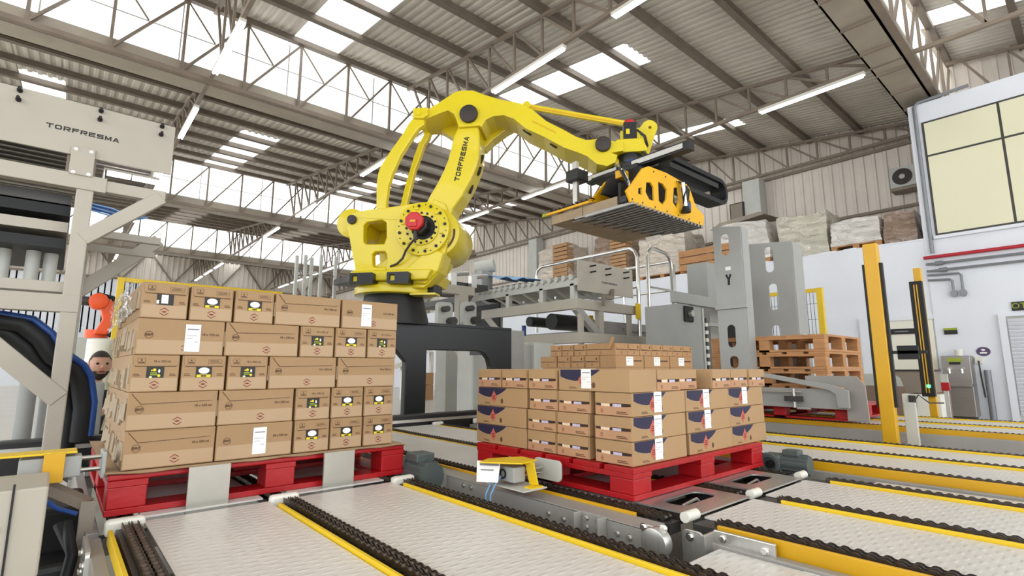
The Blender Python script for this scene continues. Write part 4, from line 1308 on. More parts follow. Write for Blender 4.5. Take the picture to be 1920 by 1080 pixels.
# turntable
tb = MB().cyl(RF(0, 1.72, 0), RF(0, 1.80, 0), 0.43, 48).cyl(RF(0, 1.80, 0), RF(0, 1.84, 0), 0.36, 40)
obj('turntable', tb, Y_, rb, bev=0.008, smooth=True)
obj('stop_tab', MB().box(0.28, 0.56, 1.70, 1.72, 0.1, 0.28, RF), Y_, rb)
obj('base_column', MB().cyl(RF(0, 1.40, 0), RF(0, 1.73, 0), 0.40, 40, 0.32), M['black'], rb, smooth=True)
obj('cable_entry', MB().box(0.36, 0.5, 1.74, 1.86, -0.2, 0.1, RF), M['black'], rb, bev=0.01)
# body casting: near plate with two windows, back plate, webs
obj('body_plate', MB().prism(BODY, RF, 0.2, 0.3, [WIN1, WIN2]), Y_, rb, bev=0.012)
obj('body_plate', MB().prism(BODYFAR, RF, -0.38, -0.26), Y_, rb, bev=0.012)
obj('body_core', MB().prism([(-0.2, 1.8), (0.38, 1.8), (0.6, 2.1), (0.62, 2.55), (0.15, 2.6), (0.1, 2.2), (-0.2, 2.0)], RF, -0.3, 0.22), Y_, rb, bev=0.015)
obj('body_shelf', MB().box(-0.35, 0.4, 2.56, 2.62, -0.3, 0.25, RF), Y_, rb, bev=0.01)
obj('body_foot', MB().prism([(-0.34, 1.84), (0.5, 1.84), (0.56, 1.95), (-0.33, 1.95)], RF, -0.36, 0.42), Y_, rb, bev=0.015)
None and obj('body_rib', MB().prism([(-0.37, 2.13), (-0.2, 2.13), (-0.31, 1.9), (-0.34, 1.9)], RF, 0.2, 0.36), Y_, rb, bev=0.004)
obj('sloped_flank', MB().prism([(0.16, 1.9), (0.5, 2.2), (0.66, 2.14), (0.6, 1.94), (0.46, 1.8), (0.2, 1.84)], RF, 0.0, 0.34), Y_, rb, bev=0.02)
# rear balancing cylinder and pin cap
obj('balancer', MB().cyl(RF(-0.465, 2.545, -0.45), RF(-0.465, 2.545, 0.2), 0.165, 36), Y_, rb, bev=0.01, smooth=True)
obj('pin_cap', MB().cyl(RF(-0.395, 2.545, 0.29), RF(-0.395, 2.545, 0.33), 0.052, 28), M['cap'], rb, bev=0.006, smooth=True)
obj('pin_cap', MB().cyl(RF(-0.395, 2.545, 0.33), RF(-0.395, 2.545, 0.336), 0.012, 12), M['dgrey'], rb)
# main reducer ring
CX, CZ = 0.424, 2.40
obj('reducer_ring', MB().cyl(RF(CX, CZ, 0.28), RF(CX, CZ, 0.36), 0.292, 64), Y_, rb, bev=0.008, smooth=True)
inner = MB().prism(disc_poly(CX, CZ, 0.185, 0.185, 48), RF, 0.36, 0.385, [disc_poly(CX + 0.02, CZ, 0.13, 0.13, 40)])
obj('inner_ring', inner, Y_, rb, bev=0.004)
obj('recess', MB().prism(disc_poly(CX + 0.02, CZ, 0.13, 0.13, 40), RF, 0.355, 0.362), M['dblack'], rb)
def dot(mb, a, b, r, w, h=0.006):
    mb.prism(disc_poly(a, b, r, r, 14), RF, w, w + h)
bo = MB()
for i in range(12):
    t = 2 * pi * (i + 0.3) / 12
    dot(bo, CX + 0.252 * cos(t), CZ + 0.252 * sin(t), 0.0165, 0.355, 0.014)
    t += 0.24
    dot(bo, CX + 0.262 * cos(t), CZ + 0.262 * sin(t), 0.006, 0.355, 0.012)
for i in range(16):
    t = 2 * pi * i / 16
    dot(bo, CX + 0.163 * cos(t), CZ + 0.163 * sin(t), 0.0125, 0.38, 0.014)
obj('bolts', bo, M['dblack'], rb, kind='stuff')
lg = MB()
for i in range(6):
    t = 2 * pi * (i + 0.75) / 6
    lg.box(CX + 0.222 * cos(t) - 0.016, CX + 0.222 * cos(t) + 0.016, CZ + 0.222 * sin(t) - 0.008, CZ + 0.222 * sin(t) + 0.008, 0.36, 0.378, RF)
obj('lug', lg, Y_, rb, bev=0.003)
# red and black servo motor
oc = [(CX - 0.028 + 0.102 * cos(pi / 8 + pi / 4 * i), CZ + 0.03 + 0.102 * sin(pi / 8 + pi / 4 * i)) for i in range(8)]
obj('motor_body', MB().prism([(p[0] + 0.025, p[1] - 0.02) for p in oc], RF, 0.33, 0.5), M['black'], rb, bev=0.008)
mo = obj('motor_cap', MB().prism(oc, RF, 0.5, 0.56), M['mred'], rb, bev=0.012)
obj('cap_plate', MB().box(CX - 0.07, CX + 0.01, CZ - 0.035, CZ + 0.04, 0.56, 0.575, RF), M['mred'], mo, bev=0.004)
obj('yellow_label', MB().box(CX - 0.06, CX - 0.005, CZ + 0.012, CZ + 0.034, 0.575, 0.579, RF), M['ryellow'], mo)
obj('plug', MB().cyl(RF(CX - 0.025, CZ - 0.09, 0.5), RF(CX - 0.02, CZ - 0.16, 0.5), 0.025, 14).cyl(RF(CX - 0.02, CZ - 0.05, 0.51), RF(CX - 0.022, CZ - 0.1, 0.505), 0.014, 10), M['black'], rb)
obj('power_cable', MB().tube([RF(CX - 0.03, CZ - 0.15, 0.5), RF(CX - 0.09, CZ - 0.19, 0.46), RF(CX - 0.16, CZ - 0.25, 0.4), RF(CX - 0.2, CZ - 0.32, 0.37), RF(CX - 0.27, CZ - 0.37, 0.34), RF(CX - 0.36, CZ - 0.39, 0.3)], 0.012, 10), M['cap'], rb, smooth=True)
obj('cable_clamp', MB().box(-0.08, 0.02, 1.965, 1.99, 0.3, 0.33, RF), Y_, rb, bev=0.003)
obj('inner_motor', MB().cyl(RF(0.0, 2.08, 0.02), RF(0.0, 2.08, 0.14), 0.06, 14), M['mred'], rb, smooth=True)
# slot on the far side housing
arc = [(CX + 0.10 + 0.235 * cos(t), CZ - 0.02 + 0.235 * sin(t)) for t in [radians(-70 + 6.5 * i) for i in range(13)]]
arc2 = [(CX + 0.10 + 0.212 * cos(t), CZ - 0.02 + 0.212 * sin(t)) for t in [radians(-70 + 6.5 * i) for i in range(13)]]
obj('rear_housing', MB().cyl(RF(CX + 0.11, CZ - 0.02, -0.42), RF(CX + 0.11, CZ - 0.02, 0.25), 0.27, 48), Y_, rb, bev=0.01, smooth=True)
obj('arc_slot', MB().prism(arc + arc2[::-1], RF, 0.25, 0.254), M['card_dk'], rb)
# fork pockets
for a0, a1 in ((-0.30, -0.045), (0.105, 0.34)):
    f = MB().prism(rrect(a0, a1, 1.795, 1.912, 0.012), RF, 0.34, 0.5, [rrect(a0 + 0.03, a0 + 0.085, 1.822, 1.885, 0.008)])
    f.box(a0 + 0.02, a1 - 0.02, 1.81, 1.9, 0.33, 0.36, RF)
    p = obj('fork_pocket', f, M['black'], rb, bev=0.004)
    obj('pocket_inside', MB().box(a0 + 0.03, a0 + 0.085, 1.825, 1.88, 0.36, 0.47, RF), Y_, p)
# lower arm
la = obj('lower_arm', MB().prism(LOWER, RF, -0.16, 0.16), Y_, rb, bev=0.025, seg=3)
q = MB()
tdir = Vector((0.108, 0.495)).normalized()
FT = frame(RF(0.795, 3.24, 0.1615), DH * tdir.x + Vector((0, 0, tdir.y)), DH * -tdir.y + Vector((0, 0, tdir.x)), NH)
stroke_word(q, 'TORFRESMA', 0.056, FT, 0, 0, sx=0.74)
obj('lettering', q, M['ink_black'], la)
obj('arm_boss', MB().prism([(0.49, 2.78), (0.62, 2.72), (0.66, 2.62), (0.6, 2.56), (0.46, 2.7)], RF, 0.12, 0.19), Y_, rb, bev=0.01)
vf = frame(RB, DH, (0, 0, 1), NH)
for (p, r) in (((0.99, 3.3), 0.03), ((0.965, 3.12), 0.032), ((0.895, 2.95), 0.032)):
    pass
for b, a in ((3.28, 0.99), (3.14, 0.965), (2.93, 0.872)):
    pt_ = RF(a, b, 0.02)
    obj('side_opening', MB().prism(disc_poly(0, 0, 0.028, 0.055, 16), frame(RF(a, b, 0.02), -NH, (Vector((0, 0, 1)) * 0.9 + DH * 0.3).normalized(), (DH * 0.95 - Vector((0, 0, 0.3))).normalized()), -0.01, 0.012), M['dblack'], la)
# upper arm
ua = obj('upper_arm', MB().prism(UPPER, RF, -0.2, 0.2), Y_, rb, bev=0.02, seg=3)
obj('arm_gusset', MB().prism(GUSSET, RF, -0.34, -0.16), Y_, rb, bev=0.012)
obj('rear_clevis', MB().prism([(0.235, 3.845), (0.235, 3.73), (0.36, 3.715), (0.42, 3.76), (0.4, 3.85)], RF, 0.14, 0.24), Y_, rb, bev=0.01)
obj('rear_clevis', MB().prism([(0.3, 3.88), (0.3, 3.77), (0.5, 3.76), (0.52, 3.9)], RF, -0.3, -0.18), Y_, rb, bev=0.01)
obj('joint_cap', MB().cyl(RF(0.88, 3.737, 0.2), RF(0.88, 3.737, 0.245), 0.103, 40), M['cap'], rb, bev=0.01, smooth=True)
obj('joint_cap', MB().cyl(RF(2.348, 3.287, 0.19), RF(2.348, 3.287, 0.245), 0.083, 36), M['cap'], rb, bev=0.01, smooth=True)
obj('small_cap', MB().cyl(RF(1.48, 3.85, -0.18), RF(1.48, 3.85, -0.06), 0.055, 20), M['cap'], rb, bev=0.01, smooth=True)
q = MB()
FT = frame(RF(1.72, 3.535, 0.2015), (DH * 0.86 - Vector((0, 0, 0.51))), (DH * 0.51 + Vector((0, 0, 0.86))), NH)
for i in range(14):
    q.box(-0.15 + i * 0.022, -0.15 + i * 0.022 + 0.014, -0.007 - 0.002 * (i % 3), 0.008, 0, 0.0008, FT)
obj('faint_lettering', q, M['ryellow'], ua)
q = MB()
for a, b, l in ((1.53, 3.535, 0.1), (1.82, 3.36, 0.08)):
    q.prism(disc_poly(0, 0, l * 0.6, 0.022, 14), frame(RF(a, b + 0.006, 0.1), DH * 0.8 - Vector((0, 0, 0.6)), NH, DH * -0.6 - Vector((0, 0, 0.8))), -0.004, 0.02)
obj('under_slot', q, M['dblack'], ua)
# parallel rods
obj('link_rod', MB().prism(ROD1, RF, 0.12, 0.2), Y_, rb, bev=0.015)
obj('link_rod', MB().prism(ROD2, RF, -0.2, -0.12), Y_, rb, bev=0.012)
obj('link_pin', MB().cyl(RF(0.3, 3.78, -0.26), RF(0.3, 3.78, 0.25), 0.03, 20), Y_, rb, smooth=True)
tr = MB().bar(RF(1.5, 3.955, -0.12), RF(2.66, 3.65, -0.12), 0.05, 0.062)
obj('top_rod', tr, Y_, rb, bev=0.01)
obj('top_rod_groove', MB().bar(RF(1.54, 3.935, -0.094), RF(2.62, 3.65, -0.094), 0.006, 0.02), M['ryellow'], rb)
obj('rod_eye', MB().cyl(RF(1.5, 3.95, -0.16), RF(1.5, 3.95, -0.06), 0.045, 20), Y_, rb, smooth=True)
# wrist: ear, flange bracket, motor
ear = [(2.87 + 0.088 * cos(t), 3.575 + 0.088 * sin(t)) for t in [radians(-40 + 20 * i) for i in range(11)]] + [(2.74, 3.56), (2.75, 3.46), (2.77, 3.26), (2.85, 3.25)]
obj('wrist_ear', MB().prism(ear, RF, -0.16, -0.06, [disc_poly(2.875, 3.575, 0.017, 0.017, 12)]), Y_, rb, bev=0.008)
obj('wrist_block', MB().prism([(2.49, 3.36), (2.76, 3.36), (2.81, 3.25), (2.80, 3.21), (2.47, 3.21)], RF, -0.18, 0.16), Y_, rb, bev=0.012)
obj('wrist_motor', MB().prism(rrect(2.575, 2.715, 3.37, 3.58, 0.01), RF, -0.05, 0.09), M['black'], rb, bev=0.01)
obj('motor_cap', MB().cyl(RF(2.645, 3.575, 0.02), RF(2.645, 3.62, 0.02), 0.06, 24), M['mred'], rb, bev=0.01, smooth=True)
obj('motor_bracket', MB().box(2.545, 2.575, 3.36, 3.5, -0.02, 0.06, RF).box(2.715, 2.75, 3.36, 3.52, -0.02, 0.06, RF).box(2.6, 2.64, 3.44, 3.5, 0.09, 0.1, RF), Y_, rb, bev=0.004)
obj('wrist_housing', MB().cyl(RF(2.37, 3.13, 0.0), RF(2.55, 3.13, 0.0), 0.085, 24), Y_, rb, bev=0.01, smooth=True)
obj('flange', MB().cyl(RF(2.635, 3.1, 0), RF(2.635, 3.215, 0), 0.145, 36), M['black'], rb, bev=0.01, smooth=True)
obj('wrist_cable', MB().tube([RF(2.72, 3.5, 0.05), RF(2.8, 3.42, 0.06), RF(2.82, 3.3, 0.08), RF(2.76, 3.22, 0.14), RF(2.82, 3.15, 0.14)], 0.016, 8), M['black'], rb, smooth=True)

# black welded pedestal under the robot
pd = thing('robot_pedestal', 'black welded steel pedestal carrying the yellow robot', 'pedestal', (2.93, 5.4, 0))
fr_ = [(1.62, 0), (1.9, 0), (1.9, 1.0), (2.0, 1.12), (2.66, 1.12), (2.78, 1.0), (2.78, 0), (3.04, 0), (3.04, 1.13), (3.76, 1.13), (3.84, 1.1), (3.9, 1.04), (3.93, 0.95), (3.93, 0), (4.27, 0), (4.27, 1.41), (1.62, 1.41)]
obj('front_frame', MB().prism(fr_, XZ(0), -4.98, -4.9), M['black'], pd, bev=0.012)
for x0, x1 in ((1.62, 1.9), (3.13, 3.38)):
    obj('rear_leg', MB().box(x0, x1, 5.52, 5.6, 0.02, 1.39), M['black'], pd, bev=0.01)
obj('top_plate', MB().box(1.62, 4.27, 4.9, 5.62, 1.39, 1.43), M['black'], pd, bev=0.006)
for x in (1.63, 2.9, 4.1):
    obj('side_plate', MB().box(x, x + 0.06, 4.98, 5.55, 1.1, 1.39), M['black'], pd)
obj('foot_plate', MB().box(1.6, 4.3, 4.8, 5.7, 0, 0.02), M['black'], pd)

# ------------------------------------------------------------------ layer gripper
gp = thing('layer_gripper', 'yellow and black fork gripper hanging from the robot wrist', 'gripper', (4.37, 3.15, 2.42))
PL = [(3.66, 2.491), (3.753, 2.582), (3.924, 2.768), (4.022, 2.816), (4.322, 2.827), (4.701, 2.797), (4.755, 2.762), (4.855, 2.593), (5.013, 2.528), (4.985, 2.41), (3.72, 2.395)]
HO = [[(3.845, 2.555), (3.9, 2.578), (3.9, 2.503), (3.838, 2.504)], [(3.974, 2.643), (4.047, 2.661), (4.095, 2.624), (4.09, 2.49), (4.011, 2.486), (3.956, 2.546)], [(4.172, 2.699), (4.26, 2.698), (4.321, 2.653), (4.3, 2.55), (4.231, 2.483), (4.17, 2.507)], [(4.444, 2.704), (4.527, 2.724), (4.544, 2.62), (4.479, 2.498), (4.417, 2.546)], [(4.616, 2.643), (4.701, 2.655), (4.76, 2.622), (4.755, 2.53), (4.672, 2.499), (4.607, 2.556)]]
obj('side_plate', MB().prism(PL, XZ(0), -2.67, -2.65, HO), M['gyellow'], gp, bev=0.002)
obj('side_plate', MB().prism([(p[0] + 0.02, max(2.52, p[1])) for p in PL], XZ(0), -3.12, -3.1), M['gyellow'], gp, bev=0.002)
gb = MB()
for a in (3.74, 3.9, 4.1, 4.3, 4.5, 4.7, 4.9):
    gb.prism(disc_poly(a, 2.43, 0.008, 0.008, 8), XZ(2.65), 0, 0.006)
    if 3.95 < a < 4.75: gb.prism(disc_poly(a, 2.78, 0.008, 0.008, 8), XZ(2.65), 0, 0.006)
obj('bolts', gb, M['dgrey'], gp, kind='stuff')
for i in range(19):
    x = 3.745 + i * 0.0665
    obj('fork', MB().box(x - 0.015, x + 0.015, 2.64, 3.2 + 0.1 * (i % 2) - 0.012 * i, 2.38, 2.41).box(x - 0.009, x + 0.009, 3.2 - 0.012 * i, 3.34 + 0.1 * (i % 2) - 0.012 * i, 2.392, 2.41), M['fork'], gp, bev=0.003)
obj('fork_carrier', MB().box(3.7, 5.0, 2.68, 2.76, 2.41, 2.47), M['black'], gp, bev=0.004)
obj('pusher_plate', MB().box(3.74, 4.96, 2.77, 2.8, 2.43, 2.62), M['dblack'], gp)
obj('centre_box', MB().box(4.12, 4.72, 2.81, 3.08, 2.515, 2.9), M['dblack'], gp, bev=0.01)
obj('left_bracket', MB().prism([(3.7, 2.55), (3.95, 2.55), (4.1, 2.7), (4.0, 2.75), (3.82, 2.74)], XZ(0), -2.98, -2.94), M['dblack'], gp, bev=0.004)
obj('head_plate', MB().box(4.2, 4.85, 2.9, 3.5, 2.93, 2.98), M['black'], gp, bev=0.005)
obj('adapter', MB().cyl((4.495, 3.207, 2.98), (4.495, 3.207, 3.1), 0.17, 32), M['black'], gp, bev=0.006, smooth=True)
obj('cross_beam', MB().box(4.26, 4.36, 2.36, 3.62, 2.965, 3.055), M['black'], gp, bev=0.005)
obj('silver_face', MB().box(4.245, 4.262, 2.42, 3.0, 2.985, 3.035), M['alu'], gp)
obj('silver_face', MB().box(4.245, 4.262, 3.2, 3.6, 2.985, 3.035), M['alu'], gp)
obj('yellow_arm', MB().box(4.02, 4.3, 2.95, 3.04, 2.8, 2.88), M['gyellow'], gp, bev=0.006)
obj('left_rail', MB().box(3.715, 3.745, 3.1, 3.72, 2.51, 2.535), M['gyellow'], gp, bev=0.004)
obj('rail_tip', MB().box(3.71, 3.75, 3.72, 3.77, 2.505, 2.54), M['ink_green'], gp, bev=0.004)
obj('right_rail', MB().box(4.98, 5.02, 2.75, 3.86, 2.515, 2.545), M['gyellow'], gp, bev=0.004)
for i in range(10):
    rt = MB().box(3.7, 3.77, 3.1 + i * 0.06, 3.12 + i * 0.06, 2.54, 2.556)
    obj('rail_tooth', rt, M['dgrey'], gp)
obj('clamp_cylinder', MB().cyl((4.56, 2.6, 2.52), (4.53, 2.6, 2.76), 0.022, 14), M['chrome'], gp, smooth=True)
obj('clamp_pad', MB().cyl((4.56, 2.6, 2.46), (4.56, 2.6, 2.52), 0.05, 16, 0.03), M['dblack'], gp, smooth=True)
for k in range(5):
    r = random.Random(k)
    pth = [(4.05 + r.uniform(-.04, .04), 3.0 + r.uniform(-.05, .05), 2.95), (3.98 + r.uniform(-.05, .05), 2.92, 2.85), (4.02 + r.uniform(-.05, .05), 2.88, 2.72), (3.97 + r.uniform(-.05, .05), 2.85, 2.6), (4.05, 2.85, 2.5)]
    obj('air_hose', MB().tube(pth, 0.012, 8), M['chrome'] if k % 2 else M['black'], gp, smooth=True)
for k in range(3):
    obj('air_hose', MB().tube([(4.5 + k * .03, 2.63, 2.78), (4.55 + k * .03, 2.58, 2.7), (4.52 + k * .04, 2.59, 2.6), (4.56, 2.62, 2.52)], 0.01, 8), M['black'], gp, smooth=True)
obj('blue_valve', MB().box(4.3, 4.46, 3.02, 3.1, 3.055, 3.09).box(4.64, 4.72, 2.63, 2.65, 2.52, 2.6), M['blue'], gp, bev=0.006)
obj('gripper_mast', MB().bar((3.95, 3.5, 2.62), (3.95, 3.5, 3.1), 0.06, 0.04), M['alu'], gp)
obj('mast_block', MB().box(3.88, 4.06, 3.42, 3.58, 2.88, 3.0), M['black'], gp, bev=0.008)
# energy chain on its tray
obj('chain_tray', MB().box(4.75, 5.8, 2.86, 3.14, 3.07, 3.13), M['black'], gp, bev=0.003)
pth = []
for i in range(9):
    pth.append((4.9 + (5.95 - 4.9) * i / 8, 3.22))
for i in range(1, 8):
    t = pi / 2 - pi * i / 8
    pth.append((5.95 + 0.14 * cos(t), 3.08 + 0.14 * sin(t)))
for i in range(6):
    pth.append((5.95 - 0.9 * i / 5, 2.94))
for i in range(len(pth) - 1):
    a, b = pth[i], pth[i + 1]
    obj('energy_chain_link', MB().bar((a[0], 3.0, a[1]), (b[0], 3.0, b[1]), 0.2, 0.05, up=(0, 1, 0) if False else (0, 0, 1)), M['dblack'], gp)
obj('tray_gear', MB().box(4.9, 5.15, 2.9, 3.1, 3.085, 3.12).cyl((5.2, 3.0, 3.1), (5.45, 3.0, 3.1), 0.03, 10), M['alu'], gp)
# cartons held on the forks
GG = 'cartons held by the gripper'
for i in range(3):
    for j in range(2):
        place(('G', 0), lambda: proto_plain(0.39, 0.42, 0.095, 0, 'card_side'), (3.755 + 0.195 + 0.4 * i, 2.825 + 0.21 + 0.43 * j, 2.4105), 0,
              'brown carton held on the gripper forks, %s column, %s row' % (['left', 'middle', 'right'][i], ['near', 'far'][j]), GG)
# ------------------------------------------------------------------ infeed machine top left
lm_ = thing('infeed_conveyor_frame', 'beige steel infeed conveyor with lettered end panel at upper left', 'machine', (0.0, 4.0, 0))
BE = M['beige']
pn = obj('end_panel', MB().box(-0.75, 0.435, 3.86, 3.875, 2.17, 2.495), BE, lm_, bev=0.003)
q = MB(); stroke_word(q, 'TORFRESMA', 0.0265, frame((-0.015, 3.8595, 2.315), (1, 0, 0), (0, 0, 1), (0, -1, 0)), 0, 0)
obj('lettering', q, M['ink_black'], pn)
for x in (-0.31, 0.05, 0.36):
    for z in (2.475, 2.42):
        b = MB().cyl((x, 3.845, z), (x, 3.81, z), 0.008, 10).cyl((x, 3.86, z), (x, 3.845, z), 0.013, 10)
        obj('knob_bolt', b, M['dblack'], pn)
for x in (-0.62, 0.36):
    obj('panel_side', MB().box(x, x + 0.02, 3.875, 5.4, 2.2, 2.46), BE, lm_)
for i in range(14):
    y = 3.95 + 0.1 * i
    obj('roller', MB().cyl((-0.6, y, 2.3), (0.36, y, 2.3), 0.03, 12), M['stainless'], lm_, smooth=True)
obj('panel_bracket', MB().box(-0.06, 0.05, 3.84, 3.86, 2.05, 2.22), BE, lm_, bev=0.003)
bb = MB()
for x in (-0.04, 0.03):
    for z in (2.2, 2.06): bolt(bb, (x, 3.84, z), (0, -1, 0), 0.007)
obj('bolts', bb, M['alu'], lm_, kind='stuff')
obj('dark_block', MB().box(-0.075, 0.06, 3.876, 3.95, 2.06, 2.19), M['taupe'], lm_)
obj('cross_beam', MB().box(-1.2, 0.12, 3.85, 3.93, 1.97, 2.06), BE, lm_, bev=0.004)
obj('post', MB().box(-0.015, 0.065, 3.86, 3.94, 0, 2.0), BE, lm_, bev=0.006)
obj('arm_beam', MB().box(0.05, 0.42, 3.86, 3.92, 1.98, 2.05), BE, lm_, bev=0.004)
obj('brace', MB().bar((0.04, 3.89, 1.68), (0.4, 3.89, 2.01), 0.08, 0.07, up=(0, 1, 0)), BE, lm_, bev=0.004)
obj('brace', MB().bar((0.05, 5.2, 1.5), (0.55, 5.2, 2.0), 0.1, 0.08, up=(0, 1, 0)), BE, lm_, bev=0.004)
obj('post', MB().box(-0.02, 0.1, 5.15, 5.27, 0, 2.0), BE, lm_, bev=0.006)
obj('post', MB().box(-1.15, -1.05, 3.86, 3.94, 0, 2.0), BE, lm_, bev=0.006)
obj('mid_beam', MB().box(-1.1, 0.065, 3.855, 3.935, 1.245, 1.345), BE, lm_, bev=0.004)
obj('mid_beam_top', MB().box(-1.1, 0.0, 3.9, 4.0, 1.36, 1.42), BE, lm_, bev=0.004)
obj('brace', MB().bar((-0.5, 3.89, 1.28), (0.03, 3.89, 0.76), 0.1, 0.07, up=(0, 1, 0)), BE, lm_, bev=0.004)
for z, m in ((1.86, 'dblack'), (1.76, 'beige'), (1.66, 'dblack'), (1.93, 'dgrey')):
    obj('belt_layer', MB().box(-1.1, -0.03, 4.0, 4.9, z - 0.03, z + 0.03), M[m], lm_)
for i, x in enumerate((-0.42, -0.3, -0.17, -0.09)):
    obj('vertical_roller', MB().cyl((x, 4.2 + 0.03 * (i % 2), 1.4), (x, 4.2 + 0.03 * (i % 2), 1.66), 0.034, 18), M['lgrey'], lm_, smooth=True)
obj('side_frame', MB().tube([(0.1, 3.88, 2.0), (0.1, 3.88, 2.13), (0.38, 3.88, 2.13)], 0.008, 8), M['alu'], lm_)
obj('under_lamp', MB().box(0.12, 0.24, 4.0, 4.05, 2.14, 2.16).box(0.25, 0.38, 4.0, 4.05, 2.14, 2.16), M['tube'], lm_)
for k in range(5):
    obj('blue_cable', MB().tube([(0.06, 4.0, 1.93 - 0.01 * k), (0.16, 4.0, 1.92 - 0.012 * k), (0.28, 4.05, 1.9 - 0.006 * k), (0.36, 4.1, 1.92)], 0.005, 6), M['blue'] if k % 2 else M['lblue'], lm_)
obj('cross_tube', MB().box(0.06, 0.5, 4.6, 4.66, 1.85, 1.9), BE, lm_)
obj('cross_tube', MB().box(0.06, 0.5, 4.9, 4.95, 1.8, 1.84), BE, lm_)
# pipes and leg tubes behind the frame
for i, (x, y, h) in enumerate(((-0.12, 4.6, 1.15), (-0.02, 4.75, 1.1), (-0.33, 4.7, 1.1))):
    solo('leg_tube', MB().cyl((x, y, 0), (x, y, h), 0.045, 18), M['grey'], 'grey round leg tube behind the beige frame, %s' % ['middle one', 'right one', 'left one'][i], 'tube', smooth=True)
hb = thing('hose_bundle', 'thick black and blue hose curving down behind the beige frame', 'hose', (0, 4.05, 0.4))
P1 = [(-0.6, 4.06, 1.2), (-0.3, 4.06, 1.2), (-0.17, 4.06, 1.18), (-0.08, 4.06, 1.1), (-0.02, 4.06, 1.0), (0.08, 4.08, 0.92), (0.12, 4.1, 0.85), (0.15, 4.1, 0.7), (0.15, 4.1, 0.5)]
obj('black_hose', MB().tube(P1, 0.05, 14), M['dblack'], hb, smooth=True)
obj('blue_hose', MB().tube([(p[0] + 0.045, p[1] - 0.02, p[2] + 0.03) for p in P1], 0.02, 10), M['blue'], hb, smooth=True)
obj('black_hose', MB().tube([(p[0] - 0.06, p[1] + 0.05, p[2] - 0.05) for p in P1], 0.045, 14), M['dblack'], hb, smooth=True)
# cabinet and sensor at lower left
cb = thing('control_box', 'grey beige control box at the lower left edge', 'cabinet', (-0.05, 2.1, 0.3))
obj('box', MB().box(-0.4, 0.02, 2.02, 2.3, 0.36, 0.60), M['beige'], cb, bev=0.006)
obj('door_seam', MB().box(-0.055, -0.05, 2.015, 2.02, 0.365, 0.615), M['dblack'], cb)
obj('lock', MB().cyl((-0.08, 2.02, 0.5), (-0.08, 2.01, 0.5), 0.008, 10), M['alu'], cb)
obj('stand_plate', MB().box(-0.4, 0.0, 2.1, 2.2, 0.0, 0.2), M['dgrey'], cb)
obj('stand', MB().box(-0.3, -0.25, 2.1, 2.15, 0, 0.36).box(-0.1, -0.05, 2.1, 2.15, 0, 0.36), M['dgrey'], cb)
du = thing('shade_filler', 'black boxes standing in for dark shade, with hose loops, beside left front conveyor', 'filler', (0.06, 2.3, 0))  # black boxes added to darken this corner, where shadow and hoses lie
obj('housing', MB().box(0.0, 0.14, 2.5, 2.9, 0.08, 0.44), M['dblack'], du, bev=0.02)
obj('housing', MB().box(-0.35, 0.12, 2.32, 2.5, 0.02, 0.3), M['black'], du, bev=0.02)
for k in range(2):
    obj('hose', MB().tube([(0.06 + .02 * k, 2.35, 0.42), (0.1, 2.28 - .04 * k, 0.34), (0.08, 2.22, 0.22), (0.0, 2.15, 0.16 - .03 * k), (-0.12, 2.1, 0.18), (-0.15, 2.12, 0.3)], 0.016, 10), M['dblack'], du, smooth=True)
def sensor(label, x, y, z, side, beam):
    s = thing('sensor_bracket', label, 'sensor', (x, y, z))
    F = frame((x, y, z), (side, 0, 0), (0, 1, 0), (0, 0, 1))
    obj('cover_top', MB().box(-0.09, 0.07, -0.05, 0.05, 0.095, 0.103, F), M['ryellow'] if beam else M['lyellow'], s, bev=0.002)
    obj('cover_strap', MB().box(0.055, 0.065, -0.02, 0.035, 0.0, 0.1, F).box(0.055, 0.1, -0.02, 0.035, -0.002, 0.006, F), M['lyellow'], s, bev=0.002)
    obj('sensor_body', MB().box(-0.1, 0.045, -0.035, 0.035, 0.02, 0.085, F), M['grey'], s, bev=0.004)
    obj('base_plate', MB().box(-0.12, 0.1, -0.05, 0.05, -0.008, 0.004, F), M['lgrey'], s, bev=0.002)
    return s
s1 = thing('sensor_bracket', 'yellow bracket over a grey sensor at the far left, beside left pallet', 'sensor', (0.02, 2.45, 0.45))
obj('cover_top', MB().box(-0.13, 0.085, 2.35, 2.45, 0.645, 0.652), M['lyellow'], s1, bev=0.002)
obj('cover_strap', MB().box(-0.0, 0.055, 2.34, 2.35, 0.555, 0.65), M['ryellow'], s1, bev=0.002)
obj('sensor_body', MB().box(-0.06, 0.1, 2.36, 2.44, 0.565, 0.635), M['grey'], s1, bev=0.005)
obj('slide_rods', MB().cyl((0.08, 2.4, 0.62), (0.16, 2.4, 0.62), 0.008, 8).cyl((0.08, 2.4, 0.58), (0.16, 2.4, 0.58), 0.008, 8), M['chrome'], s1)
obj('pad', MB().box(0.155, 0.168, 2.36, 2.48, 0.55, 0.64), M['grey'], s1, bev=0.004)
obj('arm', MB().bar((0.0, 2.42, 0.545), (0.13, 2.36, 0.47), 0.05, 0.03).bar((0.13, 2.36, 0.48), (0.13, 2.3, 0.1), 0.05, 0.04), M['taupe'], s1)
obj('blue_lead', MB().tube([(-0.03, 2.36, 0.56), (0.0, 2.33, 0.52), (0.05, 2.3, 0.48), (0.1, 2.28, 0.46)], 0.007, 8), M['blue'], s1, smooth=True)
s2 = thing('sensor_bracket', 'bright yellow bracket with white tag on the side beam, beside right pallet', 'sensor', (1.5, 1.7, 0.42))
obj('cover_top', MB().prism([(1.34, 1.74), (1.45, 1.6), (1.55, 1.62), (1.56, 1.72), (1.42, 1.78)], frame((0, 0, 0.548), (1, 0, 0), (0, 1, 0), (0, 0, 1)), 0, 0.006), M['lyellow'], s2, bev=0.001)
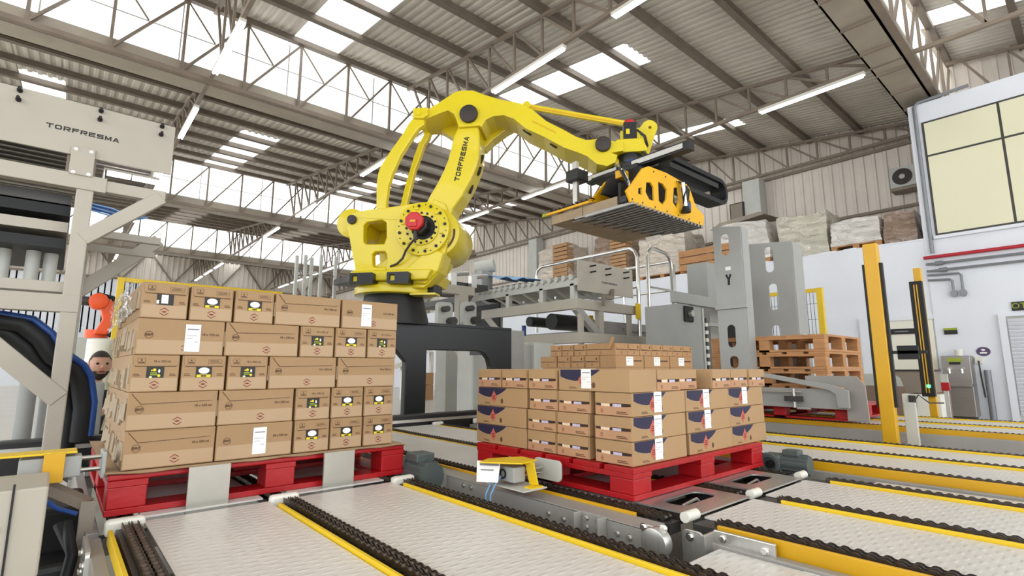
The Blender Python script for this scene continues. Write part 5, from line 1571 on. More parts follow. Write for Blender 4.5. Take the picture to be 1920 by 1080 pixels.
obj('cover_strap', MB().bar((1.5, 1.61, 0.55), (1.515, 1.6, 0.462), 0.05, 0.006, up=(1, 0, 0)).box(1.47, 1.535, 1.565, 1.61, 0.455, 0.461), M['lyellow'], s2, bev=0.001)
obj('sensor_body', MB().box(1.44, 1.505, 1.64, 1.77, 0.47, 0.53), M['grey'], s2, bev=0.005)
F = frame((1.438, 1.705, 0.5), (0, -1, 0), (0, 0, 1), (-1, 0, 0))
obj('sensor_dial', MB().prism(disc_poly(0, 0, 0.02, 0.02, 20), F, 0, 0.004, [disc_poly(0, 0, 0.014, 0.014, 20)]), M['black'], s2)
obj('base_plate', MB().box(1.42, 1.55, 1.56, 1.8, 0.45, 0.456), M['lgrey'], s2, bev=0.001)
obj('slide_rods', MB().cyl((1.5, 1.66, 0.51), (1.62, 1.66, 0.51), 0.007, 8).cyl((1.5, 1.66, 0.49), (1.62, 1.66, 0.49), 0.007, 8).cyl((1.5, 1.7, 0.5), (1.62, 1.7, 0.5), 0.007, 8), M['chrome'], s2)
obj('pad', MB().prism(rrect(-1.72, -1.56, 0.46, 0.545, 0.02), YZ(1.64), 0, 0.012), M['lgrey'], s2, bev=0.002)
tg = obj('white_tag', MB().add([(1.36, 1.78, 0.55), (1.42, 1.70, 0.55), (1.39, 1.68, 0.475), (1.335, 1.75, 0.475), (1.361, 1.781, 0.551), (1.421, 1.701, 0.551), (1.391, 1.681, 0.476), (1.336, 1.751, 0.476)], [(0, 1, 2, 3), (7, 6, 5, 4), (0, 4, 5, 1), (1, 5, 6, 2), (2, 6, 7, 3), (3, 7, 4, 0)]), M['paper'], s2)
FTg = frame((1.3615, 1.777, 0.552), Vector((0.06, -0.08, 0)).normalized(), Vector((0.026, 0.026, 0.075)).normalized(), Vector((-0.6, -0.5, 0.3)).normalized())
q = MB().box(0.01, 0.09, -0.02, -0.012, 0.002, 0.003, FTg).box(0.015, 0.07, -0.04, -0.035, 0.002, 0.003, FTg)
obj('tag_print', q, M['print'], s2)
for k in range(2):
    obj('blue_lead', MB().tube([(1.43, 1.74 - 0.03 * k, 0.49), (1.4, 1.74 - 0.03 * k, 0.46), (1.385, 1.75 - 0.03 * k, 0.42), (1.38, 1.75 - 0.03 * k, 0.33)], 0.004, 6), M['lblue'], s2)

# ------------------------------------------------------------------ second infeed line behind the robot
m2 = thing('infeed_conveyor_frame', 'grey infeed roller conveyor with lettered end panel right of robot', 'machine', (6.9, 6.5, 0))
pn = obj('end_panel', MB().box(6.19, 7.66, 5.48, 5.5, 2.17, 2.68), BE, m2, bev=0.004)
q = MB(); stroke_word(q, 'TORFRESMA', 0.034, frame((6.99, 5.4795, 2.36), (1, 0, 0), (0, 0, 1), (0, -1, 0)), 0, 0)
obj('lettering', q, M['dgrey'], pn)
for x in (6.5, 6.9, 7.4):
    for z in (2.6, 2.5):
        obj('knob_bolt', MB().cyl((x, 5.48, z), (x, 5.36, z), 0.013, 10), M['dblack'], pn)
for x in (6.2, 7.62):
    obj('roller_rail', MB().box(x, x + 0.03, 5.5, 8.4, 2.26, 2.38), M['lgrey'], m2, bev=0.004)
for i in range(17):
    y = 5.62 + 0.165 * i
    obj('roller', MB().cyl((6.16, y, 2.40), (7.65, y, 2.40), 0.045, 14), M['lgrey'], m2, smooth=True)
for i in range(7):
    y = 5.7 + 0.4 * i
    obj('under_strut', MB().bar((6.22, y, 2.3), (6.9, y + 0.2, 2.15), 0.05, 0.03).bar((6.3, y, 2.12), (7.5, y + 0.1, 2.12), 0.04), M['alu'], m2)
for y in (5.58, 6.3, 7.2):
    obj('short_post', MB().box(6.2, 6.29, y, y + 0.09, 2.0, 2.3), M['lgrey'], m2, bev=0.003)
obj('upper_beam', MB().box(6.18, 6.3, 5.5, 8.0, 1.88, 2.05), BE, m2, bev=0.006)
obj('upper_beam', MB().box(6.302, 7.75, 5.505, 5.62, 1.88, 2.04), BE, m2, bev=0.006)
obj('lower_beam', MB().box(6.22, 6.36, 5.42, 7.6, 1.33, 1.5), BE, m2, bev=0.006)
obj('lower_beam', MB().box(6.362, 8.75, 5.425, 5.56, 1.335, 1.495), BE, m2, bev=0.006)
for x, y in ((6.22, 5.42), (7.55, 5.45), (6.22, 7.45)):
    obj('post', MB().box(x + 0.012, x + 0.128, y + 0.09, y + 0.13, 0, 1.94), BE, m2, bev=0.006)
obj('post', MB().box(6.75, 6.87, 5.52, 5.62, 1.45, 1.95), BE, m2, bev=0.006)
obj('brace', MB().bar((6.2, 5.56, 1.9), (6.75, 5.56, 1.48), 0.12, 0.1, up=(0, 1, 0)), M['frame'], m2, bev=0.004)
obj('brace', MB().bar((6.28, 7.5, 1.35), (6.28, 6.6, 0.7), 0.12, 0.1, up=(1, 0, 0)), BE, m2, bev=0.004)
obj('brace', MB().bar((6.24, 7.9, 1.95), (6.24, 7.35, 1.5), 0.14, 0.1, up=(1, 0, 0)), BE, m2, bev=0.004)
obj('brace', MB().bar((7.6, 5.48, 1.35), (7.35, 5.48, 1.05), 0.1, 0.1, up=(0, 1, 0)), BE, m2, bev=0.004)
obj('platform_skirt', MB().box(6.9, 9.3, 5.75, 5.8, 1.45, 1.75), M['frame'], m2)
obj('platform_plate', MB().box(7.7, 9.4, 5.7, 8.4, 1.6, 1.66), M['frame'], m2)
obj('drive_drum', MB().cyl((6.3, 6.2, 1.72), (7.3, 6.2, 1.72), 0.14, 20).cyl((6.25, 6.7, 1.75), (6.9, 6.7, 1.75), 0.09, 16), M['black'], m2, smooth=True)
obj('black_guard', MB().box(6.19, 6.22, 7.46, 8.2, 1.7, 2.15), M['dblack'], m2)
obj('yellow_tag', MB().box(7.68, 7.82, 5.44, 5.46, 1.8, 2.08), M['lyellow'], m2, bev=0.003)
obj('yellow_tag', MB().box(6.95, 7.05, 5.9, 5.92, 1.75, 1.85), M['lyellow'], m2, bev=0.003)
obj('mount_arm', MB().bar((6.75, 5.4, 2.1), (6.95, 5.4, 2.1), 0.06).bar((6.95, 5.4, 2.1), (7.05, 5.46, 2.25), 0.06).bar((6.72, 5.4, 1.95), (6.72, 5.4, 2.15), 0.05), M['taupe'], m2)
obj('blue_sleeve', MB().cyl((6.35, 6.95, 0.3), (6.35, 6.95, 1.7), 0.04, 12), M['blue'], m2, smooth=True)
# blue sheet and motor on the infeed
obj('drive_motor', MB().cyl((6.5, 8.62, 3.02), (6.75, 8.3, 3.08), 0.14, 18), M['lgrey'], m2, smooth=True)
obj('motor_stand', MB().box(6.45, 6.75, 8.35, 8.7, 2.42, 2.95), M['grey'], m2, bev=0.02)
bs = MB()
for i in range(13):
    y = 8.4 - 0.105 * i
    z = 2.84 - 0.018 * i + 0.03 * sin(i * 1.3)
    bs.v += [Vector((6.62, y, z)), Vector((7.1, y, z + 0.03 * cos(i))), Vector((6.62, y, z - 0.015)), Vector((7.1, y, z - 0.015 + 0.03 * cos(i)))]
    if i:
        k = 4 * i
        for f in ((k - 4, k - 3, k + 1, k), (k - 2, k + 2, k + 3, k - 1), (k - 4, k, k + 2, k - 2)):
            bs.f.append(list(f)); bs.mi.append(0)
obj('blue_sheet', bs, M['lblue'], m2, smooth=True)
obj('sheet_table', MB().box(6.6, 7.2, 7.1, 8.4, 2.5, 2.56), M['dgrey'], m2)
obj('belt_bed', MB().box(6.2, 7.6, 8.4, 10.5, 2.3, 2.42), M['dgrey'], m2)
# handrails
h = thing('handrail', 'long polished steel handrail along the platform behind the lettered panel', 'railing', (7.85, 6.8, 1.66))
obj('rail', MB().tube([(7.85, 8.17, 1.7), (7.85, 8.17, 2.95), (7.85, 8.12, 3.08), (7.85, 8.0, 3.14), (7.85, 5.66, 3.14), (7.85, 5.55, 3.08), (7.85, 5.5, 2.95), (7.85, 5.5, 1.5)], 0.035, 12), M['chrome'], h, smooth=True)
obj('mid_rail', MB().tube([(7.85, 8.17, 2.4), (7.85, 5.5, 2.4)], 0.025, 10), M['chrome'], h, smooth=True)
h = thing('handrail', 'polished steel handrail of the far platform side, behind the front rail', 'railing', (9.2, 6.8, 1.66))
obj('rail', MB().tube([(9.3, 8.3, 1.7), (9.3, 8.3, 3.1), (9.3, 5.75, 3.1), (9.3, 5.65, 3.0), (9.3, 5.65, 1.7)], 0.035, 12), M['chrome'], h, smooth=True)
obj('mid_rail', MB().tube([(9.3, 8.3, 2.5), (9.3, 5.65, 2.5)], 0.025, 10), M['chrome'], h, smooth=True)
obj('rail_post', MB().cyl((9.3, 6.9, 1.7), (9.3, 6.9, 3.1), 0.025, 10), M['chrome'], h, smooth=True)
h = thing('ladder', 'polished steel access ladder with hoop top beside the platform', 'ladder', (8.5, 5.45, 0.6))
obj('ladder_rail', MB().tube([(8.1, 5.45, 0.0), (8.1, 5.45, 2.98), (8.16, 5.45, 3.12), (8.28, 5.45, 3.18), (8.7, 5.45, 3.14), (8.83, 5.45, 3.08), (8.9, 5.45, 2.95), (8.95, 5.45, 0.0)], 0.035, 12), M['chrome'], h, smooth=True)
for z in (0.4, 0.8, 1.2, 1.58, 1.95, 2.42):
    obj('rung', MB().cyl((8.1, 5.45, z), (8.94, 5.45, z), 0.02, 10), M['chrome'], h, smooth=True)
# third machine line behind the robot
m3 = thing('transfer_machine', 'beige transfer machine with posts and drums behind the yellow robot', 'machine', (5.0, 7.6, 0))
obj('top_beam', MB().box(3.6, 5.64, 7.5, 7.62, 2.24, 2.40), BE, m3, bev=0.006)
obj('post', MB().box(5.3, 5.5, 7.5, 7.66, 0, 2.25), BE, m3, bev=0.006)
obj('post', MB().box(3.7, 3.86, 7.5, 7.66, 0, 2.25), BE, m3, bev=0.006)
obj('brace', MB().bar((5.48, 7.56, 1.95), (5.72, 7.56, 2.28), 0.1, 0.1, up=(0, 1, 0)), M['frame'], m3, bev=0.004)
obj('mid_beam', MB().box(3.6, 5.5, 7.5, 7.6, 1.45, 1.56), BE, m3, bev=0.006)
for x, z in ((4.91, 1.82), (5.42, 1.87)):
    d = MB().prism(rrect(x - 0.15, x + 0.15, z - 0.2, z + 0.23, 0.07), XZ(7.35), -0.1, 0.0)
    obj('cover_plate', d, M['lgrey'], m3, bev=0.01)
    obj('shaft_hub', MB().cyl((x + 0.08, 7.35, z - 0.1), (x + 0.08, 7.2, z - 0.1), 0.07, 14), M['dgrey'], m3, smooth=True)
    obj('shaft_hub', MB().cyl((x - 0.05, 7.35, z + 0.1), (x - 0.05, 7.2, z + 0.1), 0.05, 14), M['dgrey'], m3, smooth=True)
obj('belt_bed', MB().box(3.6, 6.1, 7.7, 9.0, 2.4, 2.5), M['dgrey'], m3)
for i in range(5):
    obj('top_bracket', MB().box(3.8 + 0.45 * i, 3.92 + 0.45 * i, 7.55, 7.65, 2.4, 2.62).cyl((3.86 + 0.45 * i, 7.6, 2.6), (4.2 + 0.45 * i, 7.6, 2.66), 0.04, 10), M['alu'], m3)
for x, h_ in ((3.02, 2.9), (3.17, 2.93), (3.28, 2.9), (3.45, 2.98), (3.72, 2.98)):
    obj('gantry_post', MB().box(x - 0.025, x + 0.025, 9.22, 9.27, 0, h_), M['lgrey'], m3)
obj('gantry_rail', MB().tube([(3.0, 9.25, 2.55), (3.72, 9.25, 2.6)], 0.02, 8), M['chrome'], m3)
# posts seen right of the pedestal and through its opening
solo('grey_cabinet', MB().box(4.42, 4.85, 5.9, 6.3, 0, 1.5), M['lgrey'], 'pale grey cabinet post right of the black pedestal', 'cabinet', bev=0.03)
solo('grey_cabinet', MB().box(5.6, 6.1, 5.9, 6.3, 0, 1.34), M['lgrey'], 'pale grey rounded cabinet behind the middle carton stack', 'cabinet', bev=0.05)
solo('steel_post', MB().box(5.1, 5.4, 5.9, 6.1, 0, 1.5), M['frame'], 'grey steel post between the two pale cabinets', 'post', bev=0.006)
solo('grey_cabinet', MB().prism([(4.7, 0), (5.05, 0), (5.05, 0.95), (4.82, 1.28), (4.7, 1.28)], XZ(7.0), -0.3, 0), M['lgrey'], 'pale panel with slanted top seen through the pedestal opening', 'cabinet', bev=0.006)
solo('steel_post', MB().box(4.15, 4.28, 7.0, 7.12, 0, 2.2), M['frame'], 'grey steel post seen at the left of the pedestal opening', 'post', bev=0.006)
sc_ = thing('sloped_conveyor', 'small sloping white conveyor far behind the pedestal opening', 'conveyor', (8.5, 14, 0))
obj('belt', MB().bar((7.8, 14.5, 0.95), (9.6, 14.0, 1.9), 0.5, 0.12), M['wplastic'], sc_)
obj('leg', MB().box(8.0, 8.1, 14.3, 14.4, 0, 1.0).box(8.9, 9.0, 14.1, 14.2, 0, 1.45).box(8.0, 9.0, 14.2, 14.3, 0.25, 0.3), M['wplastic'], sc_)
for i in range(3):
    solo('shipping_carton', MB().box(8.3 + 0.7 * i, 8.7 + 0.7 * i, 13.6, 14.0, 0.45, 0.8).box(8.3 + 0.7 * i, 8.7 + 0.7 * i, 13.6, 14.0, 0.0, 0.44), M['card3'], 'brown carton pair far behind the pedestal opening, %s' % ['left', 'centre', 'right'][i], 'carton', bev=0.01)

# ------------------------------------------------------------------ pallet magazine on the far conveyor
mg = thing('pallet_magazine', 'grey pallet magazine with two tall slotted towers on far conveyor', 'machine', (6.0, 2.8, 0))
GY = M['grey']
sl1 = [rrect(-a - 0.045, -a + 0.045, z - 0.12, z + 0.12, 0.044, 5) for a, z in ((2.63, 2.27), (2.62, 1.27))]
sl1 += [rrect(-2.655, -2.565, 0.93, 1.06, 0.044, 5)]
obj('tower_face', MB().prism([(-2.76, 0.45), (-2.45, 0.45), (-2.45, 2.44), (-2.76, 2.5)], YZ(5.4), 0, 0.012, sl1), GY, mg, bev=0.002)
obj('tower_side', MB().box(5.4, 5.55, 2.44, 2.452, 0.45, 2.44), GY, mg, bev=0.002)
obj('tower_ledge', MB().box(5.36, 5.42, 2.43, 2.77, 1.56, 1.6), GY, mg, bev=0.002)
obj('tower_cap', MB().prism([(-2.82, 2.42), (-2.05, 2.42), (-2.05, 2.56), (-2.82, 2.5)], YZ(5.35), -0.35, 0.0), GY, mg, bev=0.003) if False else None
obj('warning_mark', MB().box(2.58, 2.64, 1.98, 2.02, 0.013, 0.015, frame((5.4, 0, 0), (0, 1, 0), (0, 0, 1), (-1, 0, 0))), M['paper'], mg)
q = MB()
Fm = frame((5.386, 2.61, 1.88), (0, -1, 0), (0, 0, 1), (-1, 0, 0))
q.prism([(-0.035, 0.05), (-0.015, 0.06), (0, 0.02), (0.015, 0.06), (0.035, 0.05), (0.012, 0.0), (0.012, -0.06), (-0.012, -0.06), (-0.012, 0.0)], Fm, 0, 0.002)
obj('hook_mark', q, M['dblack'], mg)
sl2 = [rrect(-a - 0.05, -a + 0.05, z - 0.17, z + 0.17, 0.049, 5) for a, z in ((2.74, 2.32), (2.72, 1.83), (2.72, 1.3))]
obj('tower_face', MB().prism([(-3.05, 0.45), (-2.46, 0.45), (-2.46, 2.51), (-3.05, 2.57)], YZ(6.8), 0, 0.012, sl2), GY, mg, bev=0.002)
obj('tower_side', MB().box(6.5, 6.8, 3.04, 3.052, 0.45, 2.57), M['lgrey'], mg, bev=0.002)
obj('tower_side', MB().box(6.8, 7.1, 2.45, 2.462, 0.45, 2.5), GY, mg, bev=0.002)
obj('dark_motor', MB().cyl((6.3, 3.0, 1.7), (6.3, 3.0, 2.0), 0.1, 18), M['dblack'], mg, smooth=True)
obj('dark_box', MB().box(6.2, 6.4, 2.97, 3.1, 0.45, 1.7), M['dblack'], mg, bev=0.01)
obj('guide_arm', MB().prism([(-2.36, 0.86), (-2.36, 0.9), (-1.68, 0.78), (-1.56, 0.735), (-1.56, 0.58), (-1.65, 0.58), (-1.66, 0.7), (-1.71, 0.735)], YZ(5.35), 0, 0.04), GY, mg, bev=0.003)
obj('guide_plate', MB().box(5.4, 5.44, 1.6, 2.9, 0.56, 0.74), GY, mg, bev=0.003)
obj('side_guard', MB().prism([(-1.95, 0.86), (-1.52, 0.86), (-1.46, 0.78), (-1.45, 0.46), (-1.62, 0.46), (-1.62, 0.76), (-1.95, 0.8)], YZ(5.46), 0, 0.02), M['frame'], mg, bev=0.003)
obj('cylinder_rod', MB().cyl((5.33, 2.35, 0.71), (5.33, 1.95, 0.71), 0.012, 8).cyl((5.33, 2.02, 0.56), (5.33, 2.02, 0.74), 0.015, 8).cyl((5.33, 2.0, 0.56), (5.33, 1.88, 0.56), 0.012, 8), M['alu'], mg)
obj('clip', MB().box(5.3, 5.36, 1.95, 2.1, 0.62, 0.67), M['dgrey'], mg)
obj('cabinet', MB().box(7.15, 7.85, 4.3, 4.9, 0.2, 1.92), GY, mg, bev=0.006)
brg = obj('bearing', MB().box(7.3, 7.56, 4.26, 4.3, 1.65, 1.9), M['dblack'], mg, bev=0.02)
obj('bearing_shaft', MB().cyl((7.42, 4.26, 1.78), (7.42, 4.2, 1.78), 0.05, 16), M['alu'], brg, smooth=True)
obj('cabinet_edge', MB().box(7.85, 7.9, 4.28, 4.9, 0.2, 1.9), M['lgrey'], mg)
obj('lift_chain', MB().box(7.95, 8.0, 4.3, 4.36, 0.9, 1.75), M['dblack'], mg)
for i in range(6):
    obj('chain_block', MB().box(7.92, 8.0, 4.27, 4.3, 0.98 + 0.125 * i, 1.04 + 0.125 * i), M['wplastic'], mg, bev=0.004)
obj('cross_rail', MB().box(7.0, 8.9, 4.25, 4.33, 1.93, 2.1).box(8.0, 8.9, 4.25, 4.33, 1.62, 1.68), GY, mg, bev=0.004)
obj('handle_hoop', MB().tube([(7.5, 4.5, 1.92), (7.5, 4.5, 2.15), (7.62, 4.5, 2.15), (7.62, 4.5, 1.92)], 0.015, 8), M['alu'], mg)
solo('wall_cabinet', MB().box(8.6, 9.0, 4.55, 4.95, 0.0, 2.82), M['grey'], 'tall grey cabinet behind the left slotted tower', 'cabinet', bev=0.01)
# wooden pallets in the magazine
for k in range(4):
    pallet('pallet', 'pine pallet in the magazine stack, %s of four' % ['lowest', 'second', 'third', 'topmost'][k], 'wood', 5.56 + 0.012 * (k % 2), 6.66 + 0.012 * (k % 2), 1.79, 2.95, 0.585 + 0.17 * k, 0.168, True, 6, 0.05, 0.022, 0.11, group='pine pallets in the magazine')
# posts and safety devices
yp_ = thing('light_curtain_post', 'nearer yellow light curtain post with dark strips and black reflector', 'post', (5.1, 1.22, 0))
obj('post', MB().box(5.06, 5.14, 1.175, 1.275, 0, 1.97), M['ryellow'], yp_, bev=0.006)
for y in (1.165, 1.285):
    obj('dark_strip', MB().box(5.08, 5.12, y - 0.012, y + 0.012, 0.62, 1.8), M['dblack'], yp_, bev=0.003)
obj('reflector', MB().box(5.09, 5.11, 0.98, 1.12, 1.0, 1.11), M['dblack'], yp_, bev=0.004)
obj('reflector_arm', MB().box(5.09, 5.11, 0.93, 1.17, 1.045, 1.07), M['dblack'], yp_)
obj('base_plate', MB().box(4.99, 5.17, 1.1, 1.35, 0, 0.012), M['ryellow'], yp_)
yq = thing('light_curtain_post', 'farther yellow post with black light curtain and green led', 'post', (7.42, 1.35, 0))
obj('post', MB().box(7.4, 7.48, 1.32, 1.39, 0, 2.08), M['ryellow'], yq, bev=0.006)
obj('light_curtain', MB().box(7.34, 7.4, 1.31, 1.43, 0.62, 1.92), M['dblack'], yq, bev=0.006)
for y in (1.36, 1.385):
    obj('lens_strip', MB().box(7.335, 7.341, y - 0.005, y + 0.005, 0.66, 1.88), M['ryellow'], yq)
obj('green_led', MB().box(7.33, 7.34, 1.345, 1.375, 0.72, 0.75), M['led'], yq)
obj('base_plate', MB().box(7.3, 7.55, 1.22, 1.5, 0, 0.012), M['ryellow'], yq)
st = thing('sensor_stand', 'slim pale grey sensor stand right of the nearer yellow post', 'stand', (5.2, 1.1, 0))
obj('column', MB().box(5.18, 5.22, 1.06, 1.14, 0, 0.66), M['lgrey'], st, bev=0.004)
obj('lead', MB().tube([(5.2, 1.1, 0.62), (5.22, 1.04, 0.72), (5.24, 0.98, 0.66), (5.3, 0.9, 0.66)], 0.006, 6), M['dgrey'], st)
obj('base_bracket', MB().box(5.175, 5.27, 0.98, 1.14, 0, 0.2), M['frame'], st, bev=0.004)
hp = thing('hopper_bin', 'taupe flared bin standing behind the far yellow post', 'bin', (9, 1.85, 0))
obj('bin', MB().prism([(-2.12, 0.9), (-1.6, 0.9), (-1.6, 0.6), (-1.93, 0.6), (-1.98, 0.8)], YZ(9.0), -0.4, 0), M['taupe'], hp, bev=0.006)
obj('rim', MB().box(8.98, 9.4, 1.58, 2.15, 0.89, 0.915), M['cap'], hp, bev=0.004)
obj('lower_box', MB().prism([(-1.98, 0.58), (-1.55, 0.58), (-1.55, 0.3), (-1.62, 0.0), (-1.9, 0.0), (-1.98, 0.2)], YZ(9.0), -0.4, 0.02), M['wplastic'], hp, bev=0.01)
obj('switch', MB().box(8.95, 8.98, 1.82, 1.9, 0.38, 0.56), M['dgrey'], hp, bev=0.004)
es = thing('emergency_stop', 'small red switch box beside the far yellow post', 'switch', (8.2, 1.42, 0))
obj('red_box', MB().box(8.2, 8.26, 1.32, 1.4, 0.66, 0.76), M['red'], es, bev=0.006)
obj('stand', MB().box(8.21, 8.25, 1.34, 1.38, 0, 0.66), M['lgrey'], es)
# mesh fences
def fence(label, p0, p1, h, open_ends):
    p0, p1 = Vector(p0), Vector(p1)
    f = thing('mesh_fence', label, 'fence', tuple((p0 + p1) / 2))
    d = (p1 - p0)
    L = d.length
    u = d / L
    for t in (0, L):
        p = p0 + u * t
        obj('post', MB().bar(p, p + Vector((0, 0, h)), 0.08, 0.08), M['lyellow'], f)
    obj('top_rail', MB().bar(p0 + Vector((0, 0, h - 0.03)), p1 + Vector((0, 0, h - 0.03)), 0.05, 0.06), M['lyellow'], f)
    obj('bottom_rail', MB().bar(p0 + Vector((0, 0, 0.15)), p1 + Vector((0, 0, 0.15)), 0.04, 0.04), M['lyellow'], f)
    w = MB()
    n = int(L / 0.05)
    for i in range(1, n):
        p = p0 + u * (L * i / n)
        w.bar(p + Vector((0, 0, 0.15)), p + Vector((0, 0, h - 0.05)), 0.006)
    for j in range(int(h / 0.25)):
        z = Vector((0, 0, 0.2 + 0.25 * j))
        w.bar(p0 + z, p1 + z, 0.006)
    obj('wire_mesh', w, M['dgrey'], f, kind='stuff')
    return f
fence('yellow wire mesh fence behind the slotted towers', (9.0, 2.9, 0), (9.0, 4.4, 0), 2.19, 0)
fence('yellow topped wire mesh fence far behind the left carton stack', (0.58, 9.2, 0), (2.75, 9.2, 0), 2.22, 0)

# ------------------------------------------------------------------ wrapped stock on the ledge
def stock(label, y0, y1, z1, mname, seed, x0=13.2, depth=1.1, pal=True, lean=0.0, boxes=0):
    s = thing('wrapped_load', label, 'pallet load', (x0 + depth / 2, (y0 + y1) / 2, 3.56))
    zb = 3.56
    if pal:
        for z in (3.56, 3.66):
            for i in range(3):
                a = x0 + i * (depth - 0.12) / 2
                obj('pallet_board', MB().box(a, a + 0.12, y0, y1, z, z + 0.025), M['wood'], s)
        for yy in (y0, (y0 + y1) / 2 - 0.06, y1 - 0.12):
            for i in range(3):
                a = x0 + i * (depth - 0.12) / 2
                obj('pallet_block', MB().box(a, a + 0.12, yy, yy + 0.12, 3.585, 3.66), M['wood'], s)
        zb = 3.69
    r = random.Random(seed)
    bm = bmesh.new()
    bmesh.ops.create_cube(bm, size=1)
    bmesh.ops.subdivide_edges(bm, edges=bm.edges, cuts=9, use_grid_fill=True)
    ph = [r.uniform(0, 6) for _ in range(6)]
    for v in bm.verts:
        c = v.co.copy()
        k = 0.5 + c.z
        sq = 1 - 0.06 * k * k
        n = 0.02 * sin(9 * c.x + ph[0] + 7 * c.z) + 0.02 * sin(13 * c.y + ph[1] - 5 * c.z) + 0.012 * sin(31 * c.z + ph[2] + 11 * c.y)
        d = Vector((c.x, c.y, 0))
        v.co = Vector((c.x * sq, c.y * sq, c.z)) + d * n * 1.2 + Vector((0, 0, (0.06 * sin(6 * c.y + ph[3]) + 0.04 * sin(9 * c.x + ph[4])) * max(0, c.z + 0.2)))
        v.co = Vector((x0 + depth / 2 + v.co.x * depth, (y0 + y1) / 2 + v.co.y * (y1 - y0), zb + (v.co.z + 0.5) * (z1 - zb)))
    mb = MB()
    mb.v = [v.co.copy() for v in bm.verts]
    for f in bm.faces:
        mb.f.append([v.index for v in f.verts]); mb.mi.append(0)
    bm.free()
    obj('wrapped_goods', mb, M[mname], s, smooth=True)
    for i in range(boxes):
        z = zb + (z1 - zb) * (i + 0.08) / boxes
        zz = zb + (z1 - zb) * (i + 0.9) / boxes
        obj('stacked_board', MB().box(x0 - 0.07, x0 + 0.3, y0 + 0.02, y0 + 0.45 * (y1 - y0), z, zz), M['card3'], s, bev=0.01)
    return s
stock('tall film wrapped stack of brown flats on the ledge, far left one', 12.1, 13.7, 5.35, 'wrap', 1, boxes=11)
stock('tall stack of brown flats on the ledge behind the handrail', 9.6, 11.0, 5.2, 'wrap_br', 2, boxes=13)
stock('film wrapped load on the ledge left of the slotted towers', 7.6, 9.2, 4.85, 'wrap', 3)
stock('film wrapped load with brown goods behind the left slotted tower', 5.3, 6.8, 4.7, 'wrap_wh', 4)
stock('sage coloured film wrapped load right of the right slotted tower', 3.97, 5.1, 4.6, 'wrap_gn', 5, pal=False)
stock('white film wrapped load on a pine pallet, above the yellow post', 2.95, 3.93, 4.25, 'wrap_wh', 6)
stock('brown film wrapped load at the right end of the ledge', 2.33, 2.9, 4.25, 'wrap_br', 7, pal=False)
hd = thing('sheet_hood', 'grey sheet metal hood resting on the load beside the column', 'hood', (14.2, 6.2, 4.75))
obj('hood', MB().add([(13.3, 6.9, 4.7), (13.3, 5.4, 4.85), (14.6, 5.4, 4.95), (14.6, 6.9, 5.0), (13.5, 6.7, 4.92), (13.5, 5.6, 5.0), (14.5, 5.6, 5.05), (14.5, 6.7, 5.08)], [(0, 1, 2, 3), (7, 6, 5, 4), (0, 4, 5, 1), (1, 5, 6, 2), (2, 6, 7, 3), (3, 7, 4, 0)]), M['gutter'], hd)
crt = thing('wooden_crate', 'pale pine crate boards on the ledge left of the towers', 'crate', (13.1, 6.8, 3.56))
for j in range(3):
    obj('crate_board', MB().box(12.98, 13.03, 6.2, 7.7, 3.62 + 0.2 * j, 3.79 + 0.2 * j), M['wood'], crt, bev=0.004)
for y in (6.25, 6.95, 7.6):
    obj('crate_post', MB().box(13.03, 13.1, y, y + 0.1, 3.56, 4.2), M['wood'], crt)

# ------------------------------------------------------------------ far left: orange robot, bins, worker
orb = thing('orange_robot', 'small orange robot arm far behind the left carton stack', 'robot', (0.5, 11, 0))
obj('pedestal', MB().box(0.15, 0.75, 10.8, 11.4, 0, 1.42), M['lgrey'], orb, bev=0.01)
obj('base', MB().cyl((0.45, 11.05, 1.42), (0.45, 11.05, 1.56), 0.16, 20), M['orange'], orb, smooth=True)
obj('lower_arm', MB().prism([(-0.02, 0), (0.16, 0), (0.24, 0.25), (0.2, 0.55), (0.06, 0.62), (0.02, 0.5), (0.08, 0.25)], frame((0.42, 10.9, 1.48), (1, 0, 0), (0, 0, 1), (0, -1, 0)), -0.1, 0.1), M['orange'], orb, bev=0.02)
obj('elbow', MB().cyl((0.42, 10.74, 2.02), (0.42, 11.05, 2.02), 0.13, 20), M['orange'], orb, bev=0.02, smooth=True)
obj('fore_arm', MB().cyl((0.4, 10.9, 2.02), (-0.1, 10.9, 2.02), 0.08, 16, 0.06), M['dgrey'], orb, smooth=True)
obj('dress_cable', MB().tube([(0.4, 10.85, 2.14), (0.6, 10.85, 2.1), (0.72, 10.85, 1.9), (0.72, 10.85, 1.6), (0.6, 10.85, 1.45)], 0.035, 10), M['dblack'], orb, smooth=True)
solo('white_drum', MB().cyl((0.40, 8.1, 0.0), (0.40, 8.1, 1.28), 0.16, 20, 0.15), M['wplastic'], 'tall white drum below the orange robot', 'drum', smooth=True)
for k in range(4):
    solo('sage_crate', MB().box(0.50, 0.78, 7.5, 7.88, 0.32 * k, 0.32 * k + 0.31), M['sage'], 'sage green crate behind the left carton stack, %s of four' % ['lowest', 'second', 'third', 'topmost'][k], 'crate', bev=0.02)
